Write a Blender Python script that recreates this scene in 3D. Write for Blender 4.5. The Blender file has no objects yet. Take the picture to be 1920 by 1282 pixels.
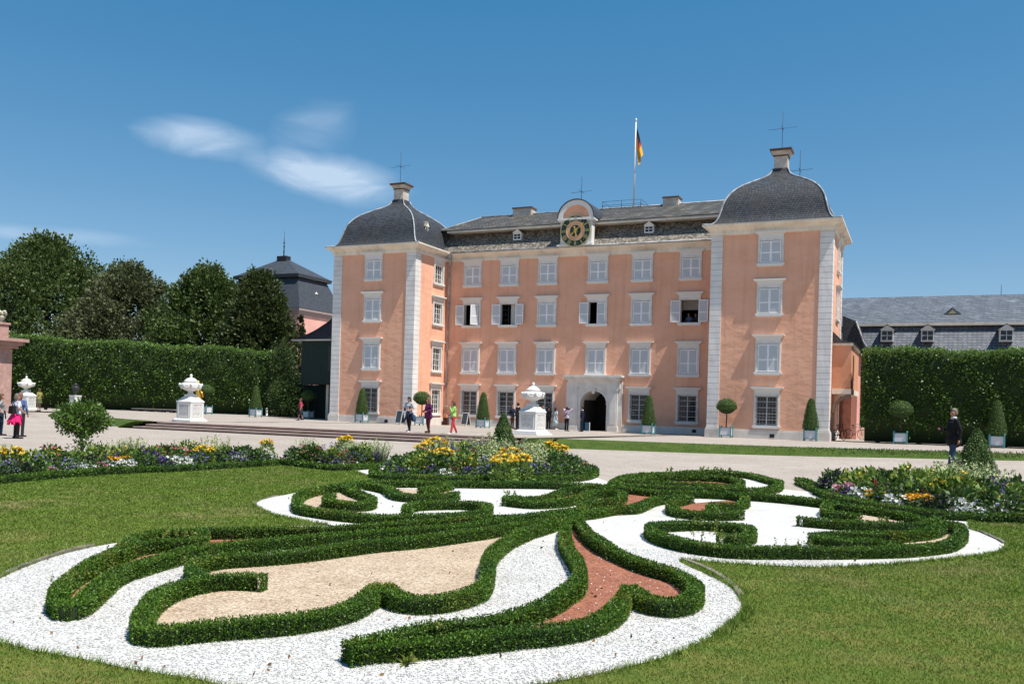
import bpy, math, random
import numpy as np
from mathutils import Vector, Matrix
R = math.radians
rng = np.random.default_rng(7)
random.seed(7)
# ------------------------------------------------------------------ camera, sky, sun, exposure
F_, YAW, PITCH, ROLL, CX, CY, CAMH = 1676.97, .4273174, .00252, .0281641, 960., 756.47, 1.7
def cam_axes():
    cy, sy, cp, sp, cr, sr = math.cos(YAW), math.sin(YAW), math.cos(PITCH), math.sin(PITCH), math.cos(ROLL), math.sin(ROLL)
    fwd = Vector((-sy*cp, cy*cp, sp)); right = Vector((cy, sy, 0)); up = right.cross(fwd)
    return right*cr+up*sr, -right*sr+up*cr, fwd
RX, UX, FX = cam_axes()
scene = bpy.context.scene
col = scene.collection
cam = bpy.data.cameras.new('camera'); camo = bpy.data.objects.new('camera', cam); col.objects.link(camo)
camo.matrix_world = Matrix(((RX.x, UX.x, -FX.x, 0), (RX.y, UX.y, -FX.y, 0), (RX.z, UX.z, -FX.z, CAMH), (0, 0, 0, 1)))
cam.sensor_fit = 'HORIZONTAL'; cam.sensor_width = 36; cam.lens = F_/1920*36
cam.shift_x = (960-CX)/1920; cam.shift_y = (CY-641)/1920
cam.clip_start = .1; cam.clip_end = 3000
scene.camera = camo
SUN = Vector((5.3, -1.12, 11.2)).normalized()
world = bpy.data.worlds.new("World"); scene.world = world; world.use_nodes = True
wt = world.node_tree; wt.nodes.clear()
def wn(t, **k):
    n = wt.nodes.new(t)
    for a, b in k.items(): setattr(n, a, b)
    return n
sky = wn('ShaderNodeTexSky'); sky.sky_type = 'NISHITA'; sky.sun_disc = False
sky.sun_elevation = math.asin(SUN.z); sky.sun_rotation = math.atan2(SUN.x, SUN.y)
sky.air_density = 1.0; sky.dust_density = .0; sky.ozone_density = 2.0; sky.altitude = 100
hsv = wn('ShaderNodeHueSaturation'); hsv.inputs['Saturation'].default_value = 1.05; hsv.inputs['Hue'].default_value = .488
bg = wn('ShaderNodeBackground'); bg.inputs['Strength'].default_value = .062
wo = wn('ShaderNodeOutputWorld')
wt.links.new(sky.outputs[0], hsv.inputs['Color'])
def ray(px, py):
    return (RX*((px-CX)/F_) - UX*((py-CY)/F_) + FX)
tc = wn('ShaderNodeTexCoord')
def vm(op, a, b):
    n = wn('ShaderNodeVectorMath', operation=op)
    for i, x in enumerate((a, b)):
        if isinstance(x, (tuple, Vector)): n.inputs[i].default_value = tuple(x)
        else: wt.links.new(x, n.inputs[i])
    return n.outputs['Value'] if op in ('DOT_PRODUCT', 'LENGTH') else n.outputs[0]
def mt(op, a, b=0., c=0., clamp=False):
    n = wn('ShaderNodeMath', operation=op, use_clamp=clamp)
    for i, x in enumerate((a, b, c)):
        if isinstance(x, (int, float)): n.inputs[i].default_value = x
        else: wt.links.new(x, n.inputs[i])
    return n.outputs[0]
nz = wn('ShaderNodeTexNoise'); nz.inputs['Scale'].default_value = 13; nz.inputs['Detail'].default_value = 5
nz.inputs['Roughness'].default_value = .5; nz.inputs['Distortion'].default_value = 0.9
mp = wn('ShaderNodeMapping'); mp.inputs['Scale'].default_value = (1, 1, 2.6); wt.links.new(tc.outputs['Generated'], mp.inputs[0]); wt.links.new(mp.outputs[0], nz.inputs[0])
cloud = None
for (cx, cy, ax, ay, tilt, s) in ((380, 260, 125, 42, -8, .95), (480, 296, 100, 30, -28, .35), (618, 332, 165, 48, -12, .95), (592, 240, 90, 55, 12, .28), (110, 442, 170, 20, -5, .6), (400, 524, 90, 9, -2, .16)):
    c = ray(cx, cy).normalized()
    t = R(tilt); rr = RX*math.cos(t)+UX*math.sin(t); uu = -RX*math.sin(t)+UX*math.cos(t)
    rr = (rr-c*rr.dot(c)).normalized(); uu = (uu-c*uu.dot(c)-rr*uu.dot(rr)).normalized()
    k = 1/ray(cx, cy).length/F_
    d = vm('SUBTRACT', tc.outputs['Generated'], c)
    a = mt('DIVIDE', vm('DOT_PRODUCT', d, rr), ax*k); b = mt('DIVIDE', vm('DOT_PRODUCT', d, uu), ay*k)
    q = mt('ADD', mt('MULTIPLY', a, a), mt('MULTIPLY', b, b))
    n2 = mt('MULTIPLY', mt('SUBTRACT', nz.outputs[0], .5), 1.25)
    q = mt('ADD', q, n2)
    e_ = mt('EXPONENT', mt('MULTIPLY', q, -2.1)); m = mt('MULTIPLY', mt('MULTIPLY', mt('SUBTRACT', e_, .10, clamp=True), 1.15, clamp=True), s)
    cloud = m if cloud is None else mt('MAXIMUM', cloud, m)
mx = wn('ShaderNodeMix', data_type='RGBA')
wt.links.new(mt('MULTIPLY', cloud, .8, clamp=True), mx.inputs['Factor'])
pol = wn('ShaderNodeVectorMath', operation='MULTIPLY_ADD'); wt.links.new(hsv.outputs[0], pol.inputs[0]); pol.inputs[1].default_value = (1.15, .95, .9); pol.inputs[2].default_value = (-.62, .65, 2.2)
wt.links.new(pol.outputs[0], mx.inputs['A']); mx.inputs['B'].default_value = (7.6, 9.2, 11.2, 1)
wt.links.new(mx.outputs['Result'], bg.inputs['Color']); wt.links.new(bg.outputs[0], wo.inputs[0])
sl = bpy.data.lights.new('sun', 'SUN'); sl.energy = 5.0; sl.angle = R(.5); sl.color = (1, .955, .88)
so = bpy.data.objects.new('sun', sl); col.objects.link(so); so.rotation_euler = SUN.to_track_quat('Z', 'Y').to_euler()
scene.view_settings.view_transform = 'Standard'; scene.view_settings.look = 'None'
scene.view_settings.exposure = 0.48; scene.view_settings.gamma = 1
# ------------------------------------------------------------------ unprojection onto real surfaces
def atY(px, py, Y): v = ray(px, py); return v.x*Y/v.y, v.z*Y/v.y+CAMH
def atZ(px, py, z=0.): v = ray(px, py); t = (z-CAMH)/v.z; return v.x*t, v.y*t
# ------------------------------------------------------------------ materials
MATS = {}
def mat(name, c, rough=.8, c2=None, scale=4., mixr=(.35, .65), bump=0., bscale=30., bdist=.02, island=None, transl=0., spec=.3, metal=0., detail=6., third=None, coord='Object', stretch=None, vor=None):
    if name in MATS: return MATS[name]
    m = bpy.data.materials.new(name); MATS[name] = m; m.use_nodes = True
    t = m.node_tree; L = t.links.new; p = t.nodes['Principled BSDF']; out = t.nodes['Material Output']
    def nn(ty, **k):
        n = t.nodes.new(ty)
        for a, b in k.items(): setattr(n, a, b)
        return n
    p.inputs['Roughness'].default_value = rough; p.inputs['Specular IOR Level'].default_value = spec; p.inputs['Metallic'].default_value = metal
    co = nn('ShaderNodeTexCoord').outputs[coord]
    if stretch:
        mpn = nn('ShaderNodeMapping'); mpn.inputs['Scale'].default_value = stretch; L(co, mpn.inputs[0]); co = mpn.outputs[0]
    cur = nn('ShaderNodeRGB').outputs[0]; cur.default_value = (*c, 1)
    def mixc(fac, A, B, bt='MIX'):
        x = nn('ShaderNodeMix', data_type='RGBA', blend_type=bt)
        if isinstance(fac, float): x.inputs['Factor'].default_value = fac
        else: L(fac, x.inputs['Factor'])
        for s_, v_ in (('A', A), ('B', B)):
            if isinstance(v_, tuple): x.inputs[s_].default_value = (*v_, 1)
            else: L(v_, x.inputs[s_])
        return x.outputs['Result']
    def ramp(src, lo, hi):
        r = nn('ShaderNodeMapRange'); r.inputs[1].default_value = lo; r.inputs[2].default_value = hi; L(src, r.inputs[0]); return r.outputs[0]
    if island:
        g = nn('ShaderNodeNewGeometry'); cur = mixc(ramp(g.outputs['Random Per Island'], 0., 1.), cur, island)
        mul = nn('ShaderNodeMath', operation='MULTIPLY'); L(g.outputs['Random Per Island'], mul.inputs[0]); mul.inputs[1].default_value = 37.7
        fr = nn('ShaderNodeMath', operation='FRACT'); L(mul.outputs[0], fr.inputs[0])
        cur = mixc(ramp(fr.outputs[0], -.4, 1.), mixc(1., cur, (.45, .45, .45), 'MULTIPLY'), cur)
    if c2:
        n = nn('ShaderNodeTexNoise'); n.inputs['Scale'].default_value = scale; n.inputs['Detail'].default_value = detail; L(co, n.inputs['Vector'])
        cur = mixc(ramp(n.outputs[0], *mixr), cur, c2)
    if third:
        c3, s3, r3 = third
        n = nn('ShaderNodeTexNoise'); n.inputs['Scale'].default_value = s3; n.inputs['Detail'].default_value = 4; L(co, n.inputs['Vector'])
        cur = mixc(ramp(n.outputs[0], *r3), cur, c3)
    h = None
    if vor:
        vs, va, vb, vbump = vor
        v = nn('ShaderNodeTexVoronoi'); v.inputs['Scale'].default_value = vs; L(co, v.inputs['Vector'])
        sp = nn('ShaderNodeSeparateColor'); L(v.outputs['Color'], sp.inputs[0])
        cur = mixc(ramp(sp.outputs[0], .0, 1.), mixc(1., cur, va, 'MULTIPLY'), mixc(1., cur, vb, 'MULTIPLY'))
        # scattered cells darkened as painted shade in the gaps between stones
        g2 = nn('ShaderNodeMath', operation='LESS_THAN'); L(sp.outputs[1], g2.inputs[0]); g2.inputs[1].default_value = .035
        cur = mixc(g2.outputs[0], cur, mixc(1., cur, (.62, .58, .54), 'MULTIPLY'))
        h = nn('ShaderNodeMath', operation='SUBTRACT'); h.inputs[0].default_value = 1.; L(v.outputs['Distance'], h.inputs[1])
        b = nn('ShaderNodeBump'); b.inputs['Strength'].default_value = vbump; b.inputs['Distance'].default_value = .5/vs; L(h.outputs[0], b.inputs['Height']); L(b.outputs[0], p.inputs['Normal'])
    elif bump:
        n = nn('ShaderNodeTexNoise'); n.inputs['Scale'].default_value = bscale; n.inputs['Detail'].default_value = 5; L(co, n.inputs['Vector'])
        b = nn('ShaderNodeBump'); b.inputs['Strength'].default_value = bump; b.inputs['Distance'].default_value = bdist; L(n.outputs[0], b.inputs['Height']); L(b.outputs[0], p.inputs['Normal'])
    L(cur, p.inputs['Base Color'])
    if transl:
        tr = nn('ShaderNodeBsdfTranslucent'); L(cur, tr.inputs[0]); ms = nn('ShaderNodeMixShader'); ms.inputs[0].default_value = transl
        L(p.outputs[0], ms.inputs[1]); L(tr.outputs[0], ms.inputs[2]); L(ms.outputs[0], out.inputs[0])
    return m
def slate(name, c, c2, w=.26, h=.2, moss=None, mscale=1.5, mr=(.5, .7), fine=None):
    m = mat(name, c, .55, spec=.35)
    t = m.node_tree; L = t.links.new; p = t.nodes['Principled BSDF']
    tcn = t.nodes.new('ShaderNodeTexCoord'); sx = t.nodes.new('ShaderNodeSeparateXYZ'); L(tcn.outputs['Object'], sx.inputs[0])
    ad = t.nodes.new('ShaderNodeMath'); ad.operation = 'ADD'; L(sx.outputs[0], ad.inputs[0]); L(sx.outputs[1], ad.inputs[1])
    cb = t.nodes.new('ShaderNodeCombineXYZ'); L(ad.outputs[0], cb.inputs[0]); L(sx.outputs[2], cb.inputs[1])
    br = t.nodes.new('ShaderNodeTexBrick'); L(cb.outputs[0], br.inputs['Vector']); br.inputs['Scale'].default_value = 1
    br.inputs['Brick Width'].default_value = w; br.inputs['Row Height'].default_value = h; br.inputs['Mortar Size'].default_value = .018; br.inputs['Bias'].default_value = 0.
    br.inputs['Color1'].default_value = (*c, 1); br.inputs['Color2'].default_value = (*c2, 1); br.inputs['Mortar'].default_value = (c[0]*.3, c[1]*.3, c[2]*.3, 1)
    cur = br.outputs[0]
    for cc, sc, rr in ([(moss, mscale, mr)] if moss else [])+([fine] if fine else []):
        n = t.nodes.new('ShaderNodeTexNoise'); n.inputs['Scale'].default_value = sc; n.inputs['Detail'].default_value = 7; n.inputs['Roughness'].default_value = .65; L(tcn.outputs['Object'], n.inputs['Vector'])
        r = t.nodes.new('ShaderNodeMapRange'); r.inputs[1].default_value, r.inputs[2].default_value = rr; L(n.outputs[0], r.inputs[0])
        x = t.nodes.new('ShaderNodeMix'); x.data_type = 'RGBA'; L(r.outputs[0], x.inputs['Factor']); L(cur, x.inputs['A']); x.inputs['B'].default_value = (*cc, 1); cur = x.outputs['Result']
    L(cur, p.inputs['Base Color'])
    b = t.nodes.new('ShaderNodeBump'); b.inputs['Strength'].default_value = .7; b.inputs['Distance'].default_value = .02; L(br.outputs['Fac'], b.inputs['Height']); b.invert = True; L(b.outputs[0], p.inputs['Normal'])
    return m
# ------------------------------------------------------------------ geometry collector
class G:
    def __init__(s): s.v = []; s.f = []; s.m = []; s.sm = []
    def add(s, V, Fs, mi=0, smooth=False):
        o = len(s.v); s.v += [tuple(p) for p in V]
        for f in Fs: s.f.append(tuple(i+o for i in f)); s.m.append(mi); s.sm.append(smooth)
        return s
    def box(s, x0, x1, y0, y1, z0, z1, mi=0):
        V = [(x, y, z) for z in (z0, z1) for y in (y0, y1) for x in (x0, x1)]
        return s.add(V, [(0, 2, 3, 1), (4, 5, 7, 6), (0, 1, 5, 4), (2, 6, 7, 3), (0, 4, 6, 2), (1, 3, 7, 5)], mi)
    def frustum(s, cx, cy, z0, z1, a0, a1, b0=None, b1=None, mi=0):
        b0 = a0 if b0 is None else b0; b1 = a1 if b1 is None else b1
        V = [(cx+sx*a, cy+sy*b, z) for z, a, b in ((z0, a0, b0), (z1, a1, b1)) for sx, sy in ((-1, -1), (1, -1), (1, 1), (-1, 1))]
        return s.add(V, [(3, 2, 1, 0), (4, 5, 6, 7), (0, 1, 5, 4), (1, 2, 6, 5), (2, 3, 7, 6), (3, 0, 4, 7)], mi)
    def tube(s, pts, r, n=8, mi=0, caps=True, smooth=True):
        pts = [Vector(p) for p in pts]; k = len(pts); rs = r if isinstance(r, (list, tuple)) else [r]*k
        V = []; ref = None
        for i, p in enumerate(pts):
            d = (pts[min(i+1, k-1)]-pts[max(i-1, 0)]).normalized()
            a = d.cross(Vector((0, 0, 1)) if abs(d.z) < .9 else Vector((1, 0, 0))).normalized() if ref is None else (ref-d*ref.dot(d)).normalized()
            ref = a; b = d.cross(a)
            for j in range(n):
                t = 2*math.pi*j/n; V.append(p+(a*math.cos(t)+b*math.sin(t))*rs[i])
        Fs = [(i*n+j, i*n+(j+1) % n, (i+1)*n+(j+1) % n, (i+1)*n+j) for i in range(k-1) for j in range(n)]
        if caps: Fs += [tuple(range(n-1, -1, -1)), tuple(range((k-1)*n, k*n))]
        return s.add(V, Fs, mi, smooth)
    def lathe(s, prof, n=24, c=(0, 0, 0), mi=0, smooth=True, sx=1., sy=1., wob=None):
        V = []
        for i, (r, z) in enumerate(prof):
            for j in range(n):
                t = 2*math.pi*j/n; q = r*(1+(wob(t, z) if wob else 0)); V.append((c[0]+q*math.cos(t)*sx, c[1]+q*math.sin(t)*sy, c[2]+z))
        k = len(prof)
        Fs = [(i*n+j, i*n+(j+1) % n, (i+1)*n+(j+1) % n, (i+1)*n+j) for i in range(k-1) for j in range(n)]
        Fs += [tuple(range(n-1, -1, -1)), tuple(range((k-1)*n, k*n))]
        return s.add(V, Fs, mi, smooth)
    def prism(s, poly, axis, a, b, mi=0):
        # poly in the two other axes; axis 'x','y','z'
        def P(u, v, w): return {'x': (w, u, v), 'y': (u, w, v), 'z': (u, v, w)}[axis]
        n = len(poly); V = [P(u, v, a) for u, v in poly]+[P(u, v, b) for u, v in poly]
        Fs = [tuple(range(n)), tuple(range(2*n-1, n-1, -1))]+[(j, (j+1) % n, (j+1) % n+n, j+n) for j in range(n)]
        return s.add(V, Fs, mi)
    def ball(s, c, r, n=10, mi=0, sx=1., sy=1., sz=1.):
        pr = [(max(1e-4, r*math.sin(math.pi*i/n)), -r*sz*math.cos(math.pi*i/n)) for i in range(n+1)]
        return s.lathe(pr, max(6, n), c, mi, True, sx, sy)
    def build(s, name, mats, parent=None, loc=None, rz=0.):
        me = bpy.data.meshes.new(name); me.from_pydata(s.v, [], s.f)
        for mm in (mats if isinstance(mats, (list, tuple)) else [mats]): me.materials.append(mm)
        me.polygons.foreach_set('material_index', s.m); me.polygons.foreach_set('use_smooth', s.sm)
        o = bpy.data.objects.new(name, me); col.objects.link(o)
        if parent: o.parent = parent
        if loc is not None: o.location = loc
        o.rotation_euler.z = rz
        import bmesh
        bm = bmesh.new(); bm.from_mesh(me); bmesh.ops.recalc_face_normals(bm, faces=bm.faces); bm.to_mesh(me); bm.free()
        me.update(); return o
def np_mesh(name, V, Fq, mats, parent=None, mi=None, smooth=False):
    """V (n,3), Fq (m,k) arrays"""
    me = bpy.data.meshes.new(name); V = np.asarray(V, np.float32); Fq = np.asarray(Fq, np.int32); m, k = Fq.shape
    me.vertices.add(len(V)); me.vertices.foreach_set('co', V.ravel())
    me.loops.add(m*k); me.loops.foreach_set('vertex_index', Fq.ravel())
    me.polygons.add(m); me.polygons.foreach_set('loop_start', np.arange(0, m*k, k, dtype=np.int32)); me.polygons.foreach_set('loop_total', np.full(m, k, np.int32))
    for mm in (mats if isinstance(mats, (list, tuple)) else [mats]): me.materials.append(mm)
    if mi is not None: me.polygons.foreach_set('material_index', np.asarray(mi, np.int32))
    if smooth: me.polygons.foreach_set('use_smooth', np.ones(m, bool))
    me.update(calc_edges=True); me.validate()
    o = bpy.data.objects.new(name, me); col.objects.link(o)
    if parent: o.parent = parent
    return o
def tag(o, label=None, cat=None, group=None, kind=None):
    if label: o['label'] = label
    if cat: o['category'] = cat
    if group: o['group'] = group
    if kind: o['kind'] = kind
    return o
def empty(name, loc=(0, 0, 0), rz=0., parent=None):
    o = bpy.data.objects.new(name, None); col.objects.link(o); o.location = loc; o.rotation_euler.z = rz; o.empty_display_size = .3
    if parent: o.parent = parent
    return o
def copy_tree(o, parent=None):
    c = o.copy(); col.objects.link(c)
    if parent is not None: c.parent = parent
    for ch in list(o.children): copy_tree(ch, c)
    return c
# leaf cards: diamond-shaped, one quad each
def leaves(P, N, size, spread=.8, aspect=.55, up=0., flat=0.):
    P = np.asarray(P, float); N = np.asarray(N, float); n = len(P)
    if flat:  # leaf blades lying mostly parallel to the clipped face
        Nh = N/(np.linalg.norm(N, axis=1)[:, None]+1e-9); fn = Nh+rng.normal(0, flat, (n, 3)); fn /= np.linalg.norm(fn, axis=1)[:, None]
        d = rng.normal(0, 1, (n, 3)); d -= fn*(d*fn).sum(1)[:, None]; d /= np.linalg.norm(d, axis=1)[:, None]+1e-9
        w = np.cross(d, fn); s = (np.asarray(size)*rng.uniform(.65, 1.3, n))[:, None]; mid = P+d*s*.5+fn*s*.1
        V = np.stack([P, mid+w*s*aspect*.5, P+d*s, mid-w*s*aspect*.5], 1).reshape(-1, 3)
        return V, np.arange(4*n).reshape(n, 4)
    d = N+rng.normal(0, spread, (n, 3))+np.array([0, 0, up]); d /= np.linalg.norm(d, axis=1)[:, None]+1e-9
    w = np.cross(d, rng.normal(0, 1, (n, 3))); w /= np.linalg.norm(w, axis=1)[:, None]+1e-9
    s = (np.asarray(size)*rng.uniform(.65, 1.3, n))[:, None]
    a = P; t = P+d*s; mid = P+d*s*.5
    nrm = np.cross(d, w); bend = nrm*s*.12
    V = np.stack([a, mid+w*s*aspect*.5+bend, t, mid-w*s*aspect*.5+bend], 1).reshape(-1, 3)
    return V, np.arange(4*n).reshape(n, 4)
def cat(parts):
    Vs, Fs, Ms, o = [], [], [], 0
    for V, Fq, m in parts:
        Vs.append(V); Fs.append(np.asarray(Fq)+o); Ms.append(np.full(len(Fq), m)); o += len(V)
    return np.concatenate(Vs), np.concatenate(Fs), np.concatenate(Ms)
def inpoly(P, poly):
    x, y = P[:, 0], P[:, 1]; c = np.zeros(len(P), bool); n = len(poly)
    for i in range(n):
        x1, y1 = poly[i]; x2, y2 = poly[(i+1) % n]
        m = ((y1 > y) != (y2 > y)) & (x < (x2-x1)*(y-y1)/(y2-y1+1e-12)+x1); c ^= m
    return c
def smooth_line(pts, step=.04, closed=False):
    P = np.array(pts, float)
    n = len(P); out = []
    for i in range(n-1 if not closed else n):
        g = lambda k: P[k % n] if closed else P[min(max(k, 0), n-1)]
        p0, p1, p2, p3 = g(i-1), g(i), g(i+1), g(i+2)
        m = max(2, int(np.linalg.norm(p2-p1)/step))
        t = np.arange(m)[:, None]/m
        out.append(.5*((2*p1)+(-p0+p2)*t+(2*p0-5*p1+4*p2-p3)*t*t+(-p0+3*p1-3*p2+p3)*t**3))
    if not closed: out.append(P[-1:])
    Q = np.concatenate(out)
    # resample evenly
    if closed: Q = np.vstack([Q, Q[:1]])
    d = np.r_[0, np.cumsum(np.linalg.norm(np.diff(Q, axis=0), axis=1))]
    k = max(2, int(d[-1]/step)); s = np.linspace(0, d[-1], k)
    return np.stack([np.interp(s, d, Q[:, j]) for j in range(Q.shape[1])], 1)
# ------------------------------------------------------------------ shared materials
PLASTER = mat('salmon_plaster', (.79, .43, .295), .9, (.72, .375, .245), .5, (.35, .7), bump=.6, bscale=1.6, bdist=.06, third=((.80, .45, .32), 2.3, (.55, .8)), spec=.15, stretch=(1, 1, 1.6))
PLASTER2 = mat('orange_plaster', (.66, .33, .20), .9, (.56, .27, .16), .8, bump=.4, bscale=5, bdist=.03, spec=.15)
PINK = mat('pink_plaster', (.74, .40, .34), .9, (.62, .33, .28), .6, bump=.2, bscale=4, bdist=.03, spec=.15)
WHITE = mat('white_paint', (.72, .70, .67), .6, (.70, .67, .63), 1.3, (.45, .75), spec=.3)
GREYW = mat('grey_stone_trim', (.74, .70, .66), .75, (.60, .55, .51), 1.6, (.4, .75), bump=.2, bscale=9, bdist=.01)
CORN = mat('cornice_paint', (.80, .71, .60), .75, (.66, .57, .46), .9, (.4, .7))
SHUT = mat('shutter_paint', (.88, .88, .88), .55, (.68, .68, .68), 2.5, (.5, .7))
GLASS = mat('window_glass', (.012, .013, .015), .08, spec=.5)
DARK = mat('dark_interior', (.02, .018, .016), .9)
IRON = mat('dark_iron', (.03, .03, .035), .5, metal=.3)
LEAD = mat('lead_flashing', (.42, .44, .46), .6, (.20, .21, .23), 2.2, (.42, .62))
CHIM = mat('chimney_render', (.62, .55, .47), .9, (.45, .39, .33), 2.5)
CAP = mat('rusty_cap', (.10, .045, .03), .7, (.16, .09, .06), 5)
SLATE = slate('dome_slate', (.038, .042, .050), (.078, .083, .094), .2, .135, moss=(.055, .05, .043), mscale=.8, mr=(.5, .75), fine=((.24, .25, .27), 2.6, (.64, .85)))
SLATE2 = slate('weathered_slate', (.10, .088, .074), (.26, .23, .19), .24, .15, moss=(.36, .32, .26), mscale=5.5, mr=(.50, .62), fine=((.055, .048, .042), 1.7, (.55, .75)))
SLATE3 = slate('upper_roof_slate', (.066, .06, .052), (.095, .086, .074), .3, .16, moss=(.19, .165, .13), mscale=1.4, mr=(.5, .75))
SLATE4 = slate('blue_slate', (.10, .11, .13), (.15, .165, .19), .3, .2, moss=(.20, .215, .24), mscale=1.2, mr=(.55, .75))
SLATE5 = slate('dark_blue_slate', (.050, .056, .068), (.065, .072, .085), .4, .25)
def quoinmat():
    m = mat('quoin_stone', (.76, .73, .70), .8, (.60, .57, .55), .9, (.35, .75))
    t = m.node_tree; L = t.links.new; p = t.nodes['Principled BSDF']
    tcn = t.nodes.new('ShaderNodeTexCoord'); sx = t.nodes.new('ShaderNodeSeparateXYZ'); L(tcn.outputs['Object'], sx.inputs[0])
    n = t.nodes.new('ShaderNodeTexNoise'); n.inputs['Scale'].default_value = 1.1; n.inputs['Detail'].default_value = 4
    mp_ = t.nodes.new('ShaderNodeMapping'); mp_.inputs['Scale'].default_value = (3, 3, 1); L(tcn.outputs['Object'], mp_.inputs[0]); L(mp_.outputs[0], n.inputs[0])
    b = t.nodes.new('ShaderNodeBump'); b.inputs['Strength'].default_value = .5; b.inputs['Distance'].default_value = .05; L(n.outputs[0], b.inputs['Height']); L(b.outputs[0], p.inputs['Normal'])
    return m
QUOIN = quoinmat()
def streaks(m, strength=.86):
    t = m.node_tree; L = t.links.new; p = t.nodes['Principled BSDF']; src = p.inputs['Base Color'].links[0].from_socket
    tcn = t.nodes.new('ShaderNodeTexCoord'); mp_ = t.nodes.new('ShaderNodeMapping'); mp_.inputs['Scale'].default_value = (2.6, 2.6, .16); L(tcn.outputs['Object'], mp_.inputs[0])
    n = t.nodes.new('ShaderNodeTexNoise'); n.inputs['Scale'].default_value = 1.; n.inputs['Detail'].default_value = 6; n.inputs['Roughness'].default_value = .6; L(mp_.outputs[0], n.inputs[0])
    r = t.nodes.new('ShaderNodeMapRange'); r.inputs[1].default_value = .5; r.inputs[2].default_value = .78; L(n.outputs[0], r.inputs[0])
    sx = t.nodes.new('ShaderNodeSeparateXYZ'); L(tcn.outputs['Object'], sx.inputs[0])
    d = t.nodes.new('ShaderNodeMapRange'); d.inputs[1].default_value = 1.3; d.inputs[2].default_value = .5; L(sx.outputs[2], d.inputs[0])
    n2 = t.nodes.new('ShaderNodeTexNoise'); n2.inputs['Scale'].default_value = 1.2; n2.inputs['Detail'].default_value = 5; L(tcn.outputs['Object'], n2.inputs[0])
    md = t.nodes.new('ShaderNodeMath'); md.operation = 'MULTIPLY'; L(d.outputs[0], md.inputs[0]); L(n2.outputs[0], md.inputs[1])
    ad = t.nodes.new('ShaderNodeMath'); ad.operation = 'MAXIMUM'; L(r.outputs[0], ad.inputs[0]); L(md.outputs[0], ad.inputs[1])
    x = t.nodes.new('ShaderNodeMix'); x.data_type = 'RGBA'; x.blend_type = 'MULTIPLY'; L(ad.outputs[0], x.inputs['Factor']); L(src, x.inputs['A']); x.inputs['B'].default_value = (strength, strength*.95, strength*.9, 1)
    L(x.outputs['Result'], p.inputs['Base Color'])
streaks(PLASTER); streaks(CORN, .8); streaks(GREYW, .84)
JOINT = mat('quoin_joint', (.33, .30, .28), .9)
PATHG = mat('forecourt_gravel', (.40, .35, .305), .95, (.35, .30, .26), .25, (.35, .65), third=((.32, .275, .24), 1.5, (.5, .75)), vor=(38., (.72, .72, .72), (1.2, 1.2, 1.2), .6), spec=.1)
WHITEG = mat('white_marble_gravel', (.52, .51, .49), .85, (.43, .41, .375), 1.8, (.52, .8), vor=(60., (.88, .88, .89), (1.12, 1.12, 1.12), .6), spec=.2)
BEIGEG = mat('beige_gravel', (.43, .335, .245), .9, (.36, .27, .19), 2.2, (.4, .7), vor=(62., (.62, .58, .52), (1.5, 1.55, 1.6), .8), spec=.2)
REDG = mat('red_brick_gravel', (.31, .13, .082), .9, (.24, .095, .06), 3., (.4, .7), vor=(58., (.6, .55, .52), (1.35, 1.35, 1.35), .8), spec=.15)
LAWNM = mat('lawn_soil_grass', (.11, .13, .026), .95, (.18, .15, .05), .9, (.45, .72), third=((.075, .12, .022), 3.5, (.45, .7)), bump=.6, bscale=45, bdist=.03, spec=.1)
SOIL = mat('dark_soil', (.06, .045, .03), .95, (.10, .08, .055), 6, bump=.5, bscale=40, bdist=.02)
STEPM = mat('shaded_sandstone_step', (.23, .155, .125), .8, (.14, .095, .08), 2.5, (.4, .7), bump=.3, bscale=8, bdist=.01)  # shadow on the risers is put into this darker stone colour
MARBLE = mat('white_marble', (.70, .68, .65), .6, (.66, .63, .58), 2.6, (.52, .78), third=((.52, .50, .46), 9, (.62, .85)), bump=.15, bscale=30, bdist=.01)
MARBLEP = mat('weathered_marble_panel', (.60, .58, .56), .8, (.42, .40, .38), 7, (.4, .7), third=((.74, .72, .70), 14, (.55, .75)))
# ------------------------------------------------------------------ ground
def gz(x, y):
    z = .36-.0118*(y-35)
    if x < -34: z += .3*min(1, (-34-x)/36)*min(1, max(0, (y-38)/10))
    return max(z, .05)
def sheet(name, poly, z, m, kind='structure', label=None, cat_=None):
    g = G(); g.add([(x, y, z) for x, y in poly], [tuple(range(len(poly)))])
    o = g.build(name, m); tag(o, kind=kind)
    if label: tag(o, label, cat_)
    return o
g = G(); N_ = 64
g.add([(900*math.cos(2*math.pi*i/N_), 900*math.sin(2*math.pi*i/N_), 0) for i in range(N_)], [tuple(range(N_))])
tag(g.build('forecourt', PATHG), kind='structure')
edge = [(-160, 150), (-100, 88), (-74, 60), (-58, 45.5), (-47, 38.8), (-41, 35.7), (-38.4, 34.6), (-36.75, 33.9), (-36.64, 33.8), (-14.81, 33.8), (-14.8, 33.85), (-12.4, 34.85), (-8.3, 36), (-4.3, 37.7), (-.9, 40.0), (4, 43), (12, 49), (30, 66), (60, 100)]
E2 = smooth_line(edge, 1.2)
top = []
for i, (x, y) in enumerate(E2):
    t = E2[min(i+1, len(E2)-1)]-E2[max(i-1, 0)]; n = np.array([-t[1], t[0]])/np.linalg.norm(t)
    if -36.7 <= x <= -14.7: q = (x, 34.62)
    else:
        q = (x+n[0]*1.3, y+n[1]*1.3)
        if x < -30: q = (min(q[0], -36.3), q[1])
        elif x < -10: q = (max(q[0], -15.1), q[1])
    top.append(q)
g = G(); rows = [0, 1.5, 4, 7, 10, 14, 18, 22, 26, 30, 36, 44, 60, 90]
V = []
for (x, y) in top:
    for d in rows: V.append((x, y+d, gz(x, y+d)))
k = len(rows)
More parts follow.
